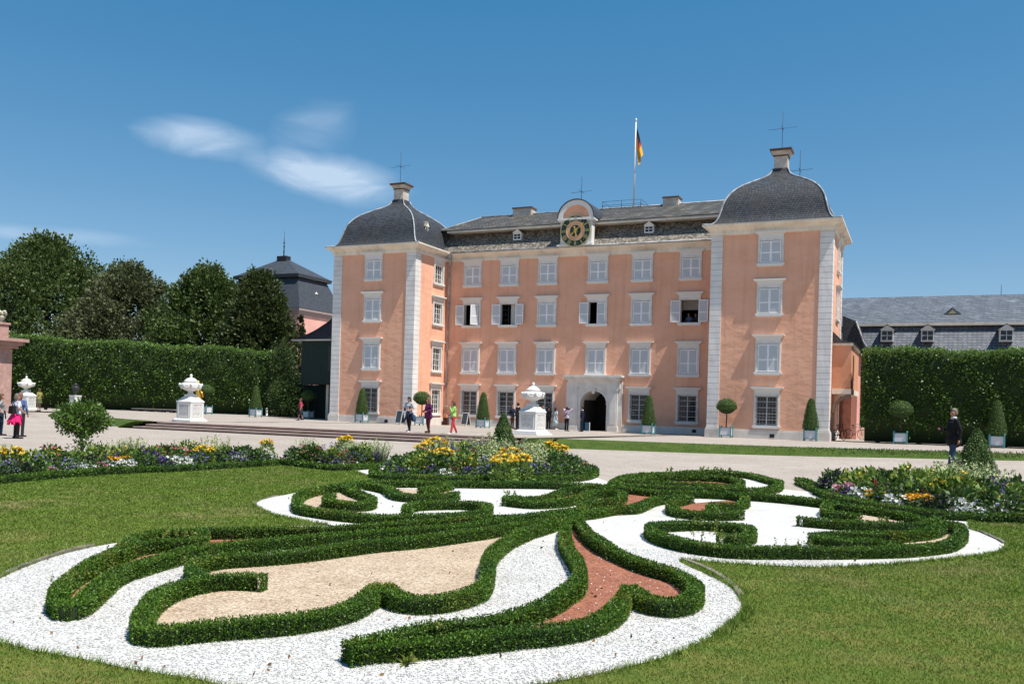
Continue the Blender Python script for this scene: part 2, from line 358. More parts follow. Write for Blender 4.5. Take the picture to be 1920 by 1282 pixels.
g.add(V, [(i*k+j, (i+1)*k+j, (i+1)*k+j+1, i*k+j+1) for i in range(len(top)-1) for j in range(k-1)], 0, True)
tag(g.build('terrace', PATHG), kind='structure')
def bank(rng_, nm):
    g = G(); V = []
    idx = [i for i in range(len(E2)) if rng_(E2[i][0])]
    for i in idx:
        (x, y), (X, Y) = E2[i], top[i]; z = gz(X, Y)
        V += [(x, y, -.01), (x*.9+X*.1, y*.9+Y*.1, .06), ((x+X)/2, (y+Y)/2, z*.6), (X, Y, z+.012), (X+(X-x)*.15, Y+(Y-y)*.15, gz(X, Y+.2)-.005)]
    g.add(V, [(a*5+j, (a+1)*5+j, (a+1)*5+j+1, a*5+j+1) for a in range(len(idx)-1) for j in range(4)], 0, True)
    tag(g.build(nm, BANKM), kind='structure'); return idx
BANKM = mat('bank_grass', (.05, .085, .016), .95, (.08, .11, .025), 2.2, (.4, .7), bump=.8, bscale=16, bdist=.06, spec=.1)
bl = bank(lambda x: x < -36.8, 'grass_bank'); br_ = bank(lambda x: x > -14.7, 'grass_bank')
NOSE = mat('sunlit_step_edge', (.42, .32, .28), .85, (.33, .25, .21), 2.)  # paler stone for the nosings, grazing sunlight put into the colour
# sandstone steps
st = empty('garden_steps', (0, 0, 0)); tag(st, 'three long sandstone steps up from the garden path to the terrace', 'steps')
for i, (x0, x1, y0, z0, z1) in enumerate(((-36.65, -14.8, 33.8, -.02, .12), (-36.2, -15.1, 34.2, .0, .24), (-35.85, -15.4, 34.6, .0, .365))):
    g = G(); g.box(x0, x1, y0, 34.2+.4*i+(.35 if i == 2 else 0), z0, z1-.055); g.box(x0-.05, x1+.05, y0-.07, 34.2+.4*i+(.45 if i == 2 else 0), z1-.055, z1+.004, 1)
    g.build('step', [STEPM, NOSE], st)
# ------------------------------------------------------------------ window elements (local: x along wall, -y outward, z up, origin on the wall plane at z=0)
def frame_mesh(z0, z1, ow=1.56, iw=1.26, grille=False):
    g = G(); a, b = ow/2, iw/2; zt = z1+.16
    g.box(-a, -b, -.075, .0, z0-.0, zt); g.box(b, a, -.075, .0, z0-.0, zt); g.box(-b, b, -.075, .0, z1, zt)
    g.box(-a+.05, -b-.05, -.10, -.075, z0, zt-.05); g.box(b+.05, a-.05, -.10, -.075, z0, zt-.05)
    # reveals
    g.box(-b-.02, -b, 0, .28, z0, z1); g.box(b, b+.02, 0, .28, z0, z1); g.box(-b-.02, b+.02, 0, .28, z1, z1+.02); g.box(-b-.02, b+.02, 0.001, .28, z0-.02, z0)
    return g
def hood_mesh(zh, zf, ow=1.56):
    g = G(); a = ow/2
    g.box(-a+.02, a-.02, -.09, .0, zf, zh-.2)
    for w, d, za, zb in ((a+.04, .13, zh-.2, zh-.15), (a+.11, .20, zh-.15, zh-.08), (a+.19, .27, zh-.08, zh)): g.box(-w, w, -d, 0, za, zb)
    return g
def sill_mesh(z0): 
    g = G(); g.box(-.84, .84, -.15, .0, z0-.12, z0); g.box(-.78, .78, -.10, .0, z0-.2, z0-.12); return g
def leaf_shutter(w, h, mid=.47):
    """one shutter leaf, hinged at x=0 z=0, extends +x, thickness in y"""
    g = G(); s = .055
    g.box(0, s, -.03, 0, 0, h); g.box(w-s, w, -.03, 0, 0, h)
    for za, zb in ((0, s*1.2), (h*mid-s/2, h*mid+s/2), (h-s, h)): g.box(s, w-s, -.03, 0, za, zb)
    z = s*1.2+.012
    while z < h-s-.03:
        if not (h*mid-s/2-.045 < z < h*mid+s/2):
            g.add([(s, -.026, z), (w-s, -.026, z), (w-s, -.006, z+.046), (s, -.006, z+.046), (s, -.018, z-.004), (w-s, -.018, z-.004)], [(0, 1, 2, 3), (4, 5, 1, 0)], 1)
        z += .052
    g.box(s, w-s, -.006, -.002, s, h-s, 1)
    return g
SLAT = mat('shutter_slat_paint', (.64, .64, .65), .6)
def casement_mesh(w, z0, z1, rows, cols=2, mid=.06):
    g = G(); a = w/2; t = .03
    g.box(-a, -a+.05, -.03, .02, z0, z1); g.box(a-.05, a, -.03, .02, z0, z1); g.box(-mid/2, mid/2, -.04, .02, z0, z1)
    g.box(-a, a, -.031, .019, z0, z0+.06); g.box(-a, a, -.031, .019, z1-.06, z1)
    for i in range(1, rows):
        z = z0+(z1-z0)*i/rows; g.box(-a+.05, a-.05, -.025, .01, z-t/2, z+t/2)
    if cols > 2:
        for x in (-a/2, a/2): g.box(x-t/2, x+t/2, -.024, .009, z0, z1)
    return g
def grille_mesh(w, z0, z1):
    g = G(); a = w/2
    for i in range(7):
        x = -a+.06+(w-.12)*i/6; g.tube([(x, -.12, z0-.0), (x, -.12, z1)], .011, 5, smooth=False)
    for i in range(5):
        z = z0+.12+(z1-z0-.2)*i/4; g.tube([(-a-.07, -.12, z), (a+.07, -.12, z)], .011, 5, smooth=False)
    return g
ROWZ = [(10.95, 12.35, 12.93), (7.83, 9.42, 9.96), (4.22, 5.99, 6.53), (.92, 2.77, 3.30)]
IW = 1.26
_cache = {}
def window(parent, x, y, row, style, rz=0., label=None):
    """style: closed / grille / glazed / open"""
    key = (row, style)
    if key in _cache:
        w = copy_tree(_cache[key], parent); w.location = (x, y, 0); w.rotation_euler.z = rz
        if label: w['label'] = label
        return w
    z0, z1, zh = ROWZ[row]
    w = frame_mesh(z0, z1).build('window', GREYW, parent, (x, y, 0), rz)
    hood_mesh(zh, z1+.16).build('hood', WHITE, w); sill_mesh(z0).build('sill', WHITE, w)
    if style == 'closed':
        h = z1-z0-.06
        for sg in (0, 1):
            g = leaf_shutter(.615, h, .44 if row > 0 else .48); o = g.build('shutter', [SHUT, SLAT], w, (-IW/2+.012 if sg == 0 else .003, -.02, z0+.03))
    else:
        g = G(); g.box(-IW/2, IW/2, .14, .15, z0, z1); g.build('pane', GLASS, w)
        o = casement_mesh(IW, z0, z1, 4 if row < 3 else 5, 3 if style == 'glazed' else 2).build('casement', WHITE, w, (0, .12, 0))
        if style == 'grille': grille_mesh(IW, z0, z1).build('grille', IRON2, w)
    _cache[key] = w
    if label: w['label'] = label
    return w
IRON2 = mat('grey_iron_grille', (.16, .18, .21), .6)
# wall panel with holes in the plane y=0 (local u, z), thickness behind
def wall_mesh(u0, u1, z0, z1, holes, th=.3):
    us = sorted({u0, u1, *[h[0] for h in holes], *[h[1] for h in holes]}); zs = sorted({z0, z1, *[h[2] for h in holes], *[h[3] for h in holes]})
    g = G(); V = [(u, 0, z) for z in zs for u in us]; nu = len(us); Fs = []
    for i in range(len(zs)-1):
        for j in range(nu-1):
            cu, cz = (us[j]+us[j+1])/2, (zs[i]+zs[i+1])/2
            if any(h[0] < cu < h[1] and h[2] < cz < h[3] for h in holes): continue
            Fs.append((i*nu+j, i*nu+j+1, (i+1)*nu+j+1, (i+1)*nu+j))
    g.add(V, Fs)
    return g
def holes_for(xs, skip=()):
    return [(x-IW/2, x+IW/2, ROWZ[r][0], ROWZ[r][1]) for x in xs for r in range(4) if (x, r) not in skip]
# ------------------------------------------------------------------ the palace
pal = empty('palace', (-23, 61.7, 0)); tag(pal, 'salmon pink palace with two square towers, bell-shaped slate domes and a clock over the gateway', 'palace')
pal.location = (0, 0, 0)
YT, YC, YB = 56.78, 61.7, 63.9
TL, TR = (-41.15, -33.98), (-12.2, -4.98)
CXS = [-31.73, -28.6, -25.45, -21.5, -18.17, -14.7]
wxL, wxR = -37.57, -8.58
wall_mesh(-34.0, -12.1, -.4, 13.0, [h for h in holes_for(CXS, skip=((-21.5, 3),))]+[(-22.55, -20.45, -.4, 2.95)]).build('wall', PLASTER, pal, (0, YC, 0))
for (a, b), wx in ((TL, wxL), (TR, wxR)):
    tw = wall_mesh(a, b, -.4, 13.0, holes_for([wx])).build('tower_wall', PLASTER, pal, (0, YT, 0))
    L_ = YB-YT+.1
    fl = [1.55+1.95] if a < -30 else [4.2]
    # right-hand flank: local u runs +Y when rotated 90 deg
    wall_mesh(0, L_, -.4, 13.0, [(u-IW/2, u+IW/2, ROWZ[r][0], ROWZ[r][1]) for u in fl for r in range(4 if a < -30 else 3)]).build('tower_wall', PLASTER, pal, (b, YT, 0), R(90))
    g = G(); g.box(a, a+.02, YT, YB+.1, -.4, 13.0); g.box(a, b, YB+.1, YB+.12, -.4, 13.0); g.build('tower_wall', PLASTER, pal)
    for r in range(4): window(pal, wx, YT, r, 'closed' if r < 3 else 'grille')
for r in range(4): window(pal, TL[1], YT+3.5, r, 'glazed', R(90))
for r in range(3): window(pal, TR[1], YT+4.2, r, 'closed', R(90))
for r in (0, 2):
    for x in CXS: window(pal, x, YC, r, 'closed')
for x in CXS:
    if x != -21.5: window(pal, x, YC, 3, 'grille')
window(pal, CXS[2], YC, 1, 'closed'); window(pal, CXS[4], YC, 1, 'closed')
CURT = mat('pale_curtain', (.62, .60, .57), .9)
def open_window(x, shutters, label, curtain=False):
    z0, z1, zh = ROWZ[1]; h = z1-z0-.06
    w = frame_mesh(z0, z1).build('window', GREYW, pal, (x, YC, 0)); tag(w, label)
    hood_mesh(zh, z1+.16).build('hood', WHITE, w); sill_mesh(z0).build('sill', WHITE, w)
    for s in shutters:
        o = leaf_shutter(.68, h, .44).build('shutter', [SHUT, SLAT], w)
        if s == 'L': o.location = (-IW/2-.01, -.12, z0+.03); o.scale.x = -1; o.rotation_euler.z = R(6)
        elif s == 'R': o.location = (IW/2+.01, -.12, z0+.03); o.rotation_euler.z = R(-6)
        elif s == 'r': o.location = (.0, -.02, z0+.03); o.scale.x = .9
        elif s == 'rr': o.location = (IW/2-.02, -.12, z0+.03); o.scale.x = -.9; o.rotation_euler.z = R(40)
    if curtain:
        g = G(); n = 14; V = []
        for i in range(n+1):
            xx = .0+.5*i/n
            for z, k in ((z1, 1.), (z0+(z1-z0)*.5, .8), (z0, .95)): V.append((.52-(.52-xx)*k if False else .05+(xx)*k, .35+.03*math.sin(i*2.2), z))
        g.add(V, [(i*3+j, (i+1)*3+j, (i+1)*3+j+1, i*3+j+1) for i in range(n) for j in range(2)], 0, True); g.build('curtain', CURT, w)
        casement_mesh(.55, z0, z1, 4, 2, .02).build('casement', IRON, w, (-.33, .2, 0))
    return w
open_window(CXS[0], ('L', 'rr'), 'open window with its right shutter half folded back')
open_window(CXS[1], ('L', 'R'), 'open window with a pale curtain', True)
open_window(CXS[3], ('L', 'r'), 'half open window with its left shutter folded back')
wp = open_window(CXS[5], ('L', 'R'), 'open window with two people looking out')
g = G()
for i in range(9): g.box(-.6+.133*i, -.6+.133*i+.13, .3, .32+.01*(i % 2), 8.75, 9.42)
g.build('blind', mat('beige_blind', (.22, .19, .16), .9), wp)
# dark rooms behind the windows
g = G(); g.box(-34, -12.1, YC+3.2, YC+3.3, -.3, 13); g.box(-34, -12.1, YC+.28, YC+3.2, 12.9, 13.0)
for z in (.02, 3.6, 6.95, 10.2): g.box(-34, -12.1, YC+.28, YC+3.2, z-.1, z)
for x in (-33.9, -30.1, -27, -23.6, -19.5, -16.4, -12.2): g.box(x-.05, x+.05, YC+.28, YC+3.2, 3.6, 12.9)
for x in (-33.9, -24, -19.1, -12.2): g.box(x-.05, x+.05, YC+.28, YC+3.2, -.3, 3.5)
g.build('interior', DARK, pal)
# quoins: stone strips with dark joints
def quoins(name, boxes, z0=.6, z1=12.88):
    g = G()
    z = z0
    k = 0
    while z < z1-.05:
        zt = min(z+.345+.03*random.random(), z1)
        for (x0, x1, y0, y1) in boxes: g.box(x0, x1, y0, y1, z+.011, zt-.011)
        z = zt; k += 1
    for (x0, x1, y0, y1) in boxes:
        e = .006; g.box(x0+e, x1-e, y0+e, y1-e, z0, z1, 1)
    return g.build(name, [QUOIN, JOINT], pal)
qd = .055
quoins('quoin', [(TL[0]-qd, TL[0]+.73, YT-qd, YT-.001)]); quoins('quoin', [(TL[1]-.72, TL[1]+qd, YT-qd, YT-.001), (TL[1]+.001, TL[1]+qd, YT+.0, YT+.75)])
quoins('quoin', [(TR[0]-qd, TR[0]+.67, YT-qd, YT-.001), (TR[0]-qd, TR[0]-.001, YT, YT+.7)]); quoins('quoin', [(TR[1]-.72, TR[1]+qd, YT-qd, YT-.001), (TR[1]+.001, TR[1]+qd, YT, YT+.75)])
quoins('quoin', [(TR[1]+.001, TR[1]+qd, YB-.5, YB+.15)])
# plinth
def plinth(name, x0, x1, y0, y1, zt, d=.1):
    g = G(); g.box(x0, x1, y0-d, y1, -.4, zt-.1); g.box(x0, x1, y0-d+.03, y1, zt-.1, zt); return g.build(name, GREYW, pal)
plinth('plinth', -33.9, -23.72, YC, YC-.001, .57); plinth('plinth', -19.32, -12.25, YC, YC-.001, .57)
for a, b in (TL, TR):
    plinth('plinth', a+.8, b-.8, YT, YT-.001, .66)
    g = G(); g.box(b+.001, b+.1, YT+.85, YB+.2, -.4, .56); g.box(b+.001, b+.07, YT+.85, YB+.2, .56, .66); g.build('plinth', GREYW, pal)
    for x0, x1 in ((a-.14, a+.82), (b-.82, b+.14)):
        g = G(); g.box(x0, x1, YT-.15, YT-.001, -.4, .62); g.box(x0+.04, x1-.04, YT-.11, YT-.001, .62, .74)
        if x1 > b: g.box(b+.001, x1, YT, YT+.85, -.4, .62); g.box(b+.001, x1-.04, YT, YT+.82, .62, .74)
        g.build('quoin_base', GREYW, pal)
for x, y in ((-9.1+.9, YT-.101), (-14.15, YC-.101), (-36.05, YT-.101)):
    g = G(); g.box(x-.14, x+.14, y-.012, y, .2, .42); g.build('cellar_vent', DARK, pal)
# cornices
CPROF = [(0, 12.80), (.08, 12.80), (.08, 12.86), (.12, 12.92), (.12, 13.10), (.22, 13.16), (.34, 13.22), (.46, 13.27), (.52, 13.34), (.57, 13.36), (.57, 13.45), (0, 13.5)]
def cornice_ring(x0, x1, y0, y1):
    g = G(); V = []; n = len(CPROF)
    for sx, sy, cx_, cy_ in ((-1, -1, x0, y0), (1, -1, x1, y0), (1, 1, x1, y1), (-1, 1, x0, y1)):
        for o, z in CPROF: V.append((cx_+sx*o, cy_+sy*o, z))
    g.add(V, [(i*n+j, ((i+1) % 4)*n+j, ((i+1) % 4)*n+j+1, i*n+j+1) for i in range(4) for j in range(n-1)])
    return g
for a, b in (TL, TR): cornice_ring(a, b, YT, YB+.1).build('cornice', CORN, pal)
g = G(); g.prism([(YC-o, z) for o, z in CPROF], 'x', TL[1]+.02, TR[0]-.02); g.build('cornice', CORN, pal)
g = G(); g.tube([(TL[1]+.55, YC-.66, 13.44), (TR[0]-.6, YC-.66, 13.44)], .06, 8); g.build('gutter', LEAD, pal)
# downpipe at the inner corner
g = G(); g.tube([(-33.55, YC-.5, 13.3), (-33.6, YC-.3, 12.7), (-33.72, YC-.14, 12.3), (-33.74, YC-.12, .9)], .055, 8); g.box(-33.74, -33.4, YC-.66, YC-.34, 13.05, 13.42)
for z in (1.5, 3.4, 6.4, 9.5): g.box(-33.83, -33.65, YC-.2, YC, z, z+.05)
g.build('downpipe', LEAD, pal)
g = G(); g.box(-33.86, -33.6, YC-.24, YC-.02, .0, .9); g.build('pipe_casing', PLASTER2, pal)
# bell-shaped domes
DP = [(4.14, 13.46), (3.78, 13.49), (3.56, 13.6), (3.38, 13.86), (3.26, 14.2), (3.16, 14.6), (3.05, 15.0), (2.88, 15.38), (2.62, 15.76), (2.25, 16.12), (1.85, 16.4), (1.4, 16.68), (.95, 16.94), (.62, 17.22), (.5, 17.55)]
DP = [tuple(p) for p in smooth_line(DP, .16)]
def dome(cx, cy, nm, dorm):
    g = G(); V = []; n = len(DP)
    for sx, sy in ((-1, -1), (1, -1), (1, 1), (-1, 1)):
        for w, z in DP: V.append((cx+sx*w, cy+sy*w, z))
    Fs = [(i*n+j, ((i+1) % 4)*n+j, ((i+1) % 4)*n+j+1, i*n+j+1) for i in range(4) for j in range(n-1)]
    for f in Fs: pass
    g.add(V, Fs, 0, False)
    d = g.build('dome_roof', SLATE, pal)
    g = G()
    for sx, sy in ((-1, -1), (1, -1), (1, 1)):
        g.tube([(cx+sx*(w+.0), cy+sy*(w+.0), z+.01) for w, z in DP], .055, 6)
    g.build('hip_flashing', LEAD, d)
    ch = G(); ch.frustum(cx, cy, 17.35, 18.4, .42, .42); ch.frustum(cx, cy, 17.35, 17.62, .50, .46, mi=1); ch.frustum(cx, cy, 18.4, 18.48, .47, .47, mi=1); ch.frustum(cx, cy, 18.48, 18.72, .45, .62, mi=0); ch.frustum(cx, cy, 18.72, 18.86, .66, .70, mi=1)
    c = ch.build('chimney', [CHIM, CAP], d)
    r = G(); r.tube([(cx+.05, cy-.3, 18.8), (cx+.05, cy-.3, 21.35)], .015, 6); r.tube([(cx-.85, cy-.3, 20.2), (cx+.95, cy-.3, 20.25)], .011, 5); r.tube([(cx+.05, cy-.9, 20.22), (cx+.05, cy+.3, 20.22)], .011, 5); r.ball((cx+.05, cy-.3, 20.22), .05, 6)
    r.build('lightning_rod', IRON, d)
    return d
dl = dome((TL[0]+TL[1])/2, (YT+YB)/2, 'L', True); dr = dome((TR[0]+TR[1])/2, (YT+YB)/2, 'R', False)
r = G(); x, y = -7.6, 61.8; r.tube([(x, y, 16.2), (x, y, 19.2)], .02, 6); r.tube([(x-.75, y, 17.85), (x+.8, y, 17.9)], .015, 5); r.tube([(x, y-.6, 17.87), (x, y+.6, 17.87)], .015, 5); r.build('lightning_rod', IRON, dr)
def dormer(parent, x, y, z, rz, w=.62, h=.75, name='dormer', panes=True, depth=1.2, rmat=None, hb=.36):
    g = G(); a = w/2
    g.box(-a, a, 0, depth, 0, h, 0); g.prism([(-a-.06, h), (a+.06, h), (0, h+hb)], 'y', -.06, depth+.3, 0)
    g.box(-a+.08, a-.08, -.012, 0, .1, h-.1, 1)
    d = g.build(name, [WHITE, GLASS], parent, (x, y, z), rz)
    g = G(); g.add([(-a-.12, -.1, h-.04), (0, -.1, h+hb+.05), (0, depth+.4, h+hb+.05), (-a-.12, depth+.4, h-.04)], [(0, 1, 2, 3)]); g.add([(a+.12, -.1, h-.04), (0, -.1, h+hb+.05), (0, depth+.4, h+hb+.05), (a+.12, depth+.4, h-.04)], [(0, 1, 2, 3)]); g.build('dormer_roof', rmat or SLATE2, d)
    if panes:
        g = G(); g.box(-.018, .018, -.03, -.012, .1, h-.1); g.box(-a+.08, a-.08, -.029, -.013, h/2-.02, h/2+.02); g.build('muntin', WHITE, d)
    return d
xa = (TL[0]+TL[1])/2+3.18
dormer(dl, xa-.12, (YT+YB)/2-1.1, 14.55, R(90), .5, .62, depth=.7)
# central roof: steep lower mansard, ledge, upper roof
XL, XR = TL[1]-.3, TR[0]+.3
lowp = [(YC-.6, 13.47), (YC-.35, 13.62), (YC-.1, 13.85), (YC+.25, 14.35), (YC+.72, 14.9), (YC+1.05, 15.3)]
g = G(); V = [(X, y, z) for X in (XL, XR) for y, z in lowp]; n = len(lowp); g.add(V, [(j, n+j, n+j+1, j+1) for j in range(n-1)], 0, True); low = g.build('lower_roof', SLATE2, pal)
g = G(); g.prism([(YC-.08, 15.08), (YC-.08, 15.2), (YC-.02, 15.27), (YC+1.0, 15.4), (YC+1.0, 15.14), (YC+.6, 15.14)], 'x', XL+.2, XR); g.build('eave_board', CORN, pal)
g = G(); ridge_y, ridge_z = 65.3, 17.0; e0 = (YC-.12, 15.3)
V = [(XL-.6, e0[0], e0[1]), (XR, e0[0], e0[1]), (XR, ridge_y, ridge_z), (-32.9, ridge_y, ridge_z), (XL-.6, 68.9, 15.3), (XR, 68.9, 15.3)]
V += [(-20, e0[0]+.9, e0[1]+.52)]
g.add(V[:6], [(0, 1, 2, 3), (4, 3, 2, 5), (0, 3, 4)]); up = g.build('upper_roof', SLATE3, pal)
g = G(); g.tube([(-32.9, ridge_y, ridge_z+.02), (XR, ridge_y, ridge_z+.02)], .06, 6); g.tube([(XL-.6, e0[0], e0[1]+.02), (-32.9, ridge_y, ridge_z+.02)], .04, 6); g.build('ridge_flashing', LEAD, up)
for x0, x1, in ((-29.95, -28.35), (-17.7, -16.55)):
    g = G(); g.box(x0, x1, 64.9, 65.9, 16.2, 17.42); g.box(x0-.06, x1+.06, 64.84, 65.96, 17.42, 17.52, 1); g.build('chimney', [CHIM, CAP], up)
dormer(low, -28.15, YC+.2, 14.3, 0, .68, .55, hb=.3); dormer(low, -17.85, YC+.2, 14.28, 0, .68, .55, hb=.3)
g = G()
for x in (-22.5, -20.97, -19.46): 
    g.tube([(x, 65.1, 16.9), (x, 65.1, 17.52)], .02, 6)
    g.tube([(x, 67.0, 16.2), (x, 67.0, 17.52)], .02, 6)
for z in (17.22, 17.52):
    g.tube([(-22.5, 65.1, z), (-19.46, 65.1, z)], .014, 5); g.tube([(-22.5, 67., z), (-19.46, 67., z)], .014, 5)
    for x in (-22.5, -19.46): g.tube([(x, 65.1, z), (x, 67., z)], .014, 5)
g.build('roof_railing', IRON, pal)
r = G(); r.tube([(-23.3, 62.6, 16.5), (-23.3, 62.6, 18.9)], .018, 6); r.tube([(-24.1, 62.6, 17.75), (-22.5, 62.6, 17.8)], .014, 5); r.tube([(-23.3, 62., 17.78), (-23.3, 63.2, 17.78)], .014, 5); r.build('lightning_rod', IRON, pal)
# clock gable
cg = G(); cx, Yk = -23.0, 61.0; zc = 14.5
cg.box(cx-.95, cx+.95, Yk, 63.5, 13.45, 15.45)
clk = cg.build('clock_gable', PLASTER, pal)
g = G()
for s in (-1, 1):
    x0 = cx+s*1.02; g.box(x0-.18, x0+.18, Yk-.12, Yk+.5, 13.6, 15.2); g.box(x0-.23, x0+.23, Yk-.17, Yk+.55, 15.05, 15.12); g.box(x0-.27, x0+.27, Yk-.2, Yk+.5, 13.45, 13.62)
g.box(cx-1.3, cx+1.3, Yk-.22, Yk+.6, 15.2, 15.3); g.box(cx-1.4, cx+1.4, Yk-.3, Yk+.6, 15.3, 15.46)
g.box(cx-1.45, cx+1.25, Yk-.25, Yk+.0, 13.46, 13.55)
g.build('pilaster', WHITE, clk)
arc = [(cx+1.36*math.cos(R(a)), 15.47+1.28*math.sin(R(a))) for a in range(0, 181, 10)]; arci = [(cx+1.02*math.cos(R(a)), 15.47+.93*math.sin(R(a))) for a in range(180, -1, -10)]
g = G(); g.prism(arc+arci, 'y', Yk-.28, Yk+.05, 0); g.build('pediment', WHITE, clk)
g = G(); g.prism([(x, z) for x, z in arci], 'y', Yk-.05, 62.5, 0); g.build('tympanum', PLASTER, clk)
arco = [(cx+1.44*math.cos(R(a)), 15.47+1.36*math.sin(R(a))) for a in range(0, 181, 10)]
g = G(); g.prism(arco+arc[::-1], 'y', Yk-.33, 63.4, 0); g.build('gable_roof', SLATE5, clk)
CG = mat('clock_dark_green', (.008, .035, .03), .5); GOLD = mat('gilding', (.48, .42, .20), .45, (.38, .36, .2), 6); GOLD2 = mat('bright_gilding', (.75, .50, .14), .35, metal=.3)
def ring(g, r0, r1, y0, y1, mi=0, n=48):
    V = []
    for i in range(n):
        a = 2*math.pi*i/n
        for rr, yy in ((r0, y0), (r1, y0), (r1, y1), (r0, y1)): V.append((rr*math.sin(a), yy, rr*math.cos(a)))
    g.add(V, [(i*4+j, ((i+1) % n)*4+j, ((i+1) % n)*4+(j+1) % 4, i*4+(j+1) % 4) for i in range(n) for j in range(4)], mi)
g = G(); ring(g, .70, 1.14, -.08, 0, 0); ring(g, 1.11, 1.16, -.095, 0, 1); ring(g, .69, .73, -.095, 0, 1)
ring(g, .0005, .43, -.07, 0, 0); ring(g, .42, .445, -.085, 0, 1)
face = g.build('clock_face', [CG, GOLD], clk, (cx, Yk-.2, zc))
g = G(); ring(g, .43, .72, -.055, 0, 0); g.build('face_ring', PLASTER, face)
NUM = ['XII', 'I', 'II', 'III', 'IIII', 'V', 'VI', 'VII', 'VIII', 'IX', 'X', 'XI']
g = G()
for h, s in enumerate(NUM):
    a = 2*math.pi*h/12; W = {'I': .05, 'V': .10, 'X': .11}; tot = sum(W[c]+.018 for c in s); u = -tot/2
    def P(uu, rr): 
        x = rr*math.sin(a)+uu*math.cos(a); z = rr*math.cos(a)-uu*math.sin(a); return x, z
    def bar(u0, r0, u1, r1, w=.014):
        (x0, z0), (x1, z1) = P(u0, r0), P(u1, r1); d = Vector((x1-x0, 0, z1-z0)).normalized(); q = Vector((-d.z, 0, d.x))*w
        V = [(x0+q.x, yy, z0+q.z) for yy in (-.1, -.079)]+[(x0-q.x, yy, z0-q.z) for yy in (-.1, -.079)]+[(x1-q.x, yy, z1-q.z) for yy in (-.1, -.079)]+[(x1+q.x, yy, z1+q.z) for yy in (-.1, -.079)]
        g.add(V, [(0, 2, 4, 6), (1, 7, 5, 3), (0, 1, 3, 2), (2, 3, 5, 4), (4, 5, 7, 6), (6, 7, 1, 0)])
    for c in s:
        w = W[c]
        if c == 'I': bar(u+w/2, .76, u+w/2, 1.08)
        elif c == 'V': bar(u, 1.08, u+w/2, .76); bar(u+w, 1.08, u+w/2, .76, .009)
        else: bar(u, 1.08, u+w, .76); bar(u+w, 1.08, u, .76, .009)
        u += w+.018
    b = a+math.pi/12; g.ball((.92*math.sin(b), -.09, .92*math.cos(b)), .022, 6, sy=.4)
g.build('numeral', GOLD, face)
def hand(name, ang, ln, tail, w):
    g = G(); s, c = math.sin(R(ang)), math.cos(R(ang))
    pts = [(-tail, 0), (-tail*.8, w*1.5), (-tail*.5, w*.5), (0, w*.7), (ln*.7, w*.5), (ln*.82, w*1.8), (ln, 0), (ln*.82, -w*1.8), (ln*.7, -w*.5), (0, -w*.7), (-tail*.5, -w*.5), (-tail*.8, -w*1.5)]
    poly = [(r*s+u*c, r*c-u*s) for r, u in pts]; V = [(x, -.13, z) for x, z in poly]+[(x, -.105, z) for x, z in poly]; n = len(poly)
    g.add(V, [tuple(range(n)), tuple(range(2*n-1, n-1, -1))]+[(j, (j+1) % n, n+(j+1) % n, n+j) for j in range(n)])
    g.build(name, GOLD2, face)
hand('clock_hand', 48, .86, .42, .035); hand('clock_hand', 167, .44, .36, .055)
g = G()
for i in range(16):
    a = 2*math.pi*i/16; rr = .24 if i % 2 else .16
    g.tube([(0, -.1, 0), (rr*math.sin(a), -.1, rr*math.cos(a))], [.02, .004], 4)
g.build('star', GOLD2, face)
# gateway
PX = -21.52
pt = G()
for s in (-1, 1):
    x = PX+s*1.52
    pt.box(x-.32, x+.32, YC-.34, YC-.001, .42, 2.98); pt.box(x-.38, x+.38, YC-.42, YC-.001, -.3, .36); pt.box(x-.35, x+.35, YC-.38, YC-.001, .36, .44)
    pt.box(x-.36, x+.36, YC-.39, YC-.001, 2.98, 3.08); pt.box(x-.33, x+.33, YC-.35, YC-.001, 3.08, 3.62)
    pt.box(x-.22, x+.22, YC-.37, YC-.34, .6, 2.86)
    pt.box(PX+s*2.0-.14, PX+s*2.0+.14, YC-.14, YC-.001, -.3, 3.6)
pt.box(PX-2.0, PX+2.0, YC-.30, YC-.001, 3.12, 3.62)
for d, za, zb in ((.40, 3.62, 3.7), (.52, 3.7, 3.8), (.66, 3.8, 3.94), (.74, 3.94, 4.08)): pt.box(PX-1.6-d*.85, PX+1.6+d*.85, YC-d, YC-.001, za, zb)
pt.box(PX+1.65, PX+2.2, YC-.70, YC-.5, 4.08, 4.11)
# arch spandrel
def archpts(r, zc_, n=16): return [(PX+r*math.cos(math.pi*i/n), zc_+.93*r*math.sin(math.pi*i/n)) for i in range(n+1)]
A = archpts(1.0, 2.02)
poly = [(PX+1.2, -.3), (PX+1.2, 3.12), (PX-1.2, 3.12), (PX-1.2, -.3), (PX-1.0, -.3)]+A[::-1]+[(PX+1.0, -.3)]
V = [(x, YC-.24, z) for x, z in poly]+[(x, YC+.5, z) for x, z in poly]; n = len(poly)
portal = pt.build('gateway', GREYW, pal)
g = G()
Fq = []
inner = [(PX-1.0, -.3)]+A[::-1]+[(PX+1.0, -.3)]; outer = [(PX-1.2, -.3), (PX-1.2, 2.02)]
m = len(inner)
outp = []
for i, (x, z) in enumerate(inner):
    if i == 0: outp.append((PX-1.2, -.3))
    elif i == m-1: outp.append((PX+1.2, -.3))
    else:
        t = (i-1)/(m-3); ang = math.pi*(1-t)
        outp.append((PX+1.2*max(-1, min(1, math.cos(ang)*1.25)), 3.12 if 0.15 < t < .85 else 2.02+(1.1)*min(1, min(t, 1-t)/.15)))
for yy in (YC-.24,):
    V = [(x, yy, z) for x, z in inner]+[(x, yy, z) for x, z in outp]
    g.add(V, [(i, i+1, m+i+1, m+i) for i in range(m-1)])
V = [(x, YC-.24, z) for x, z in inner]+[(x, YC+3.0, z) for x, z in inner]
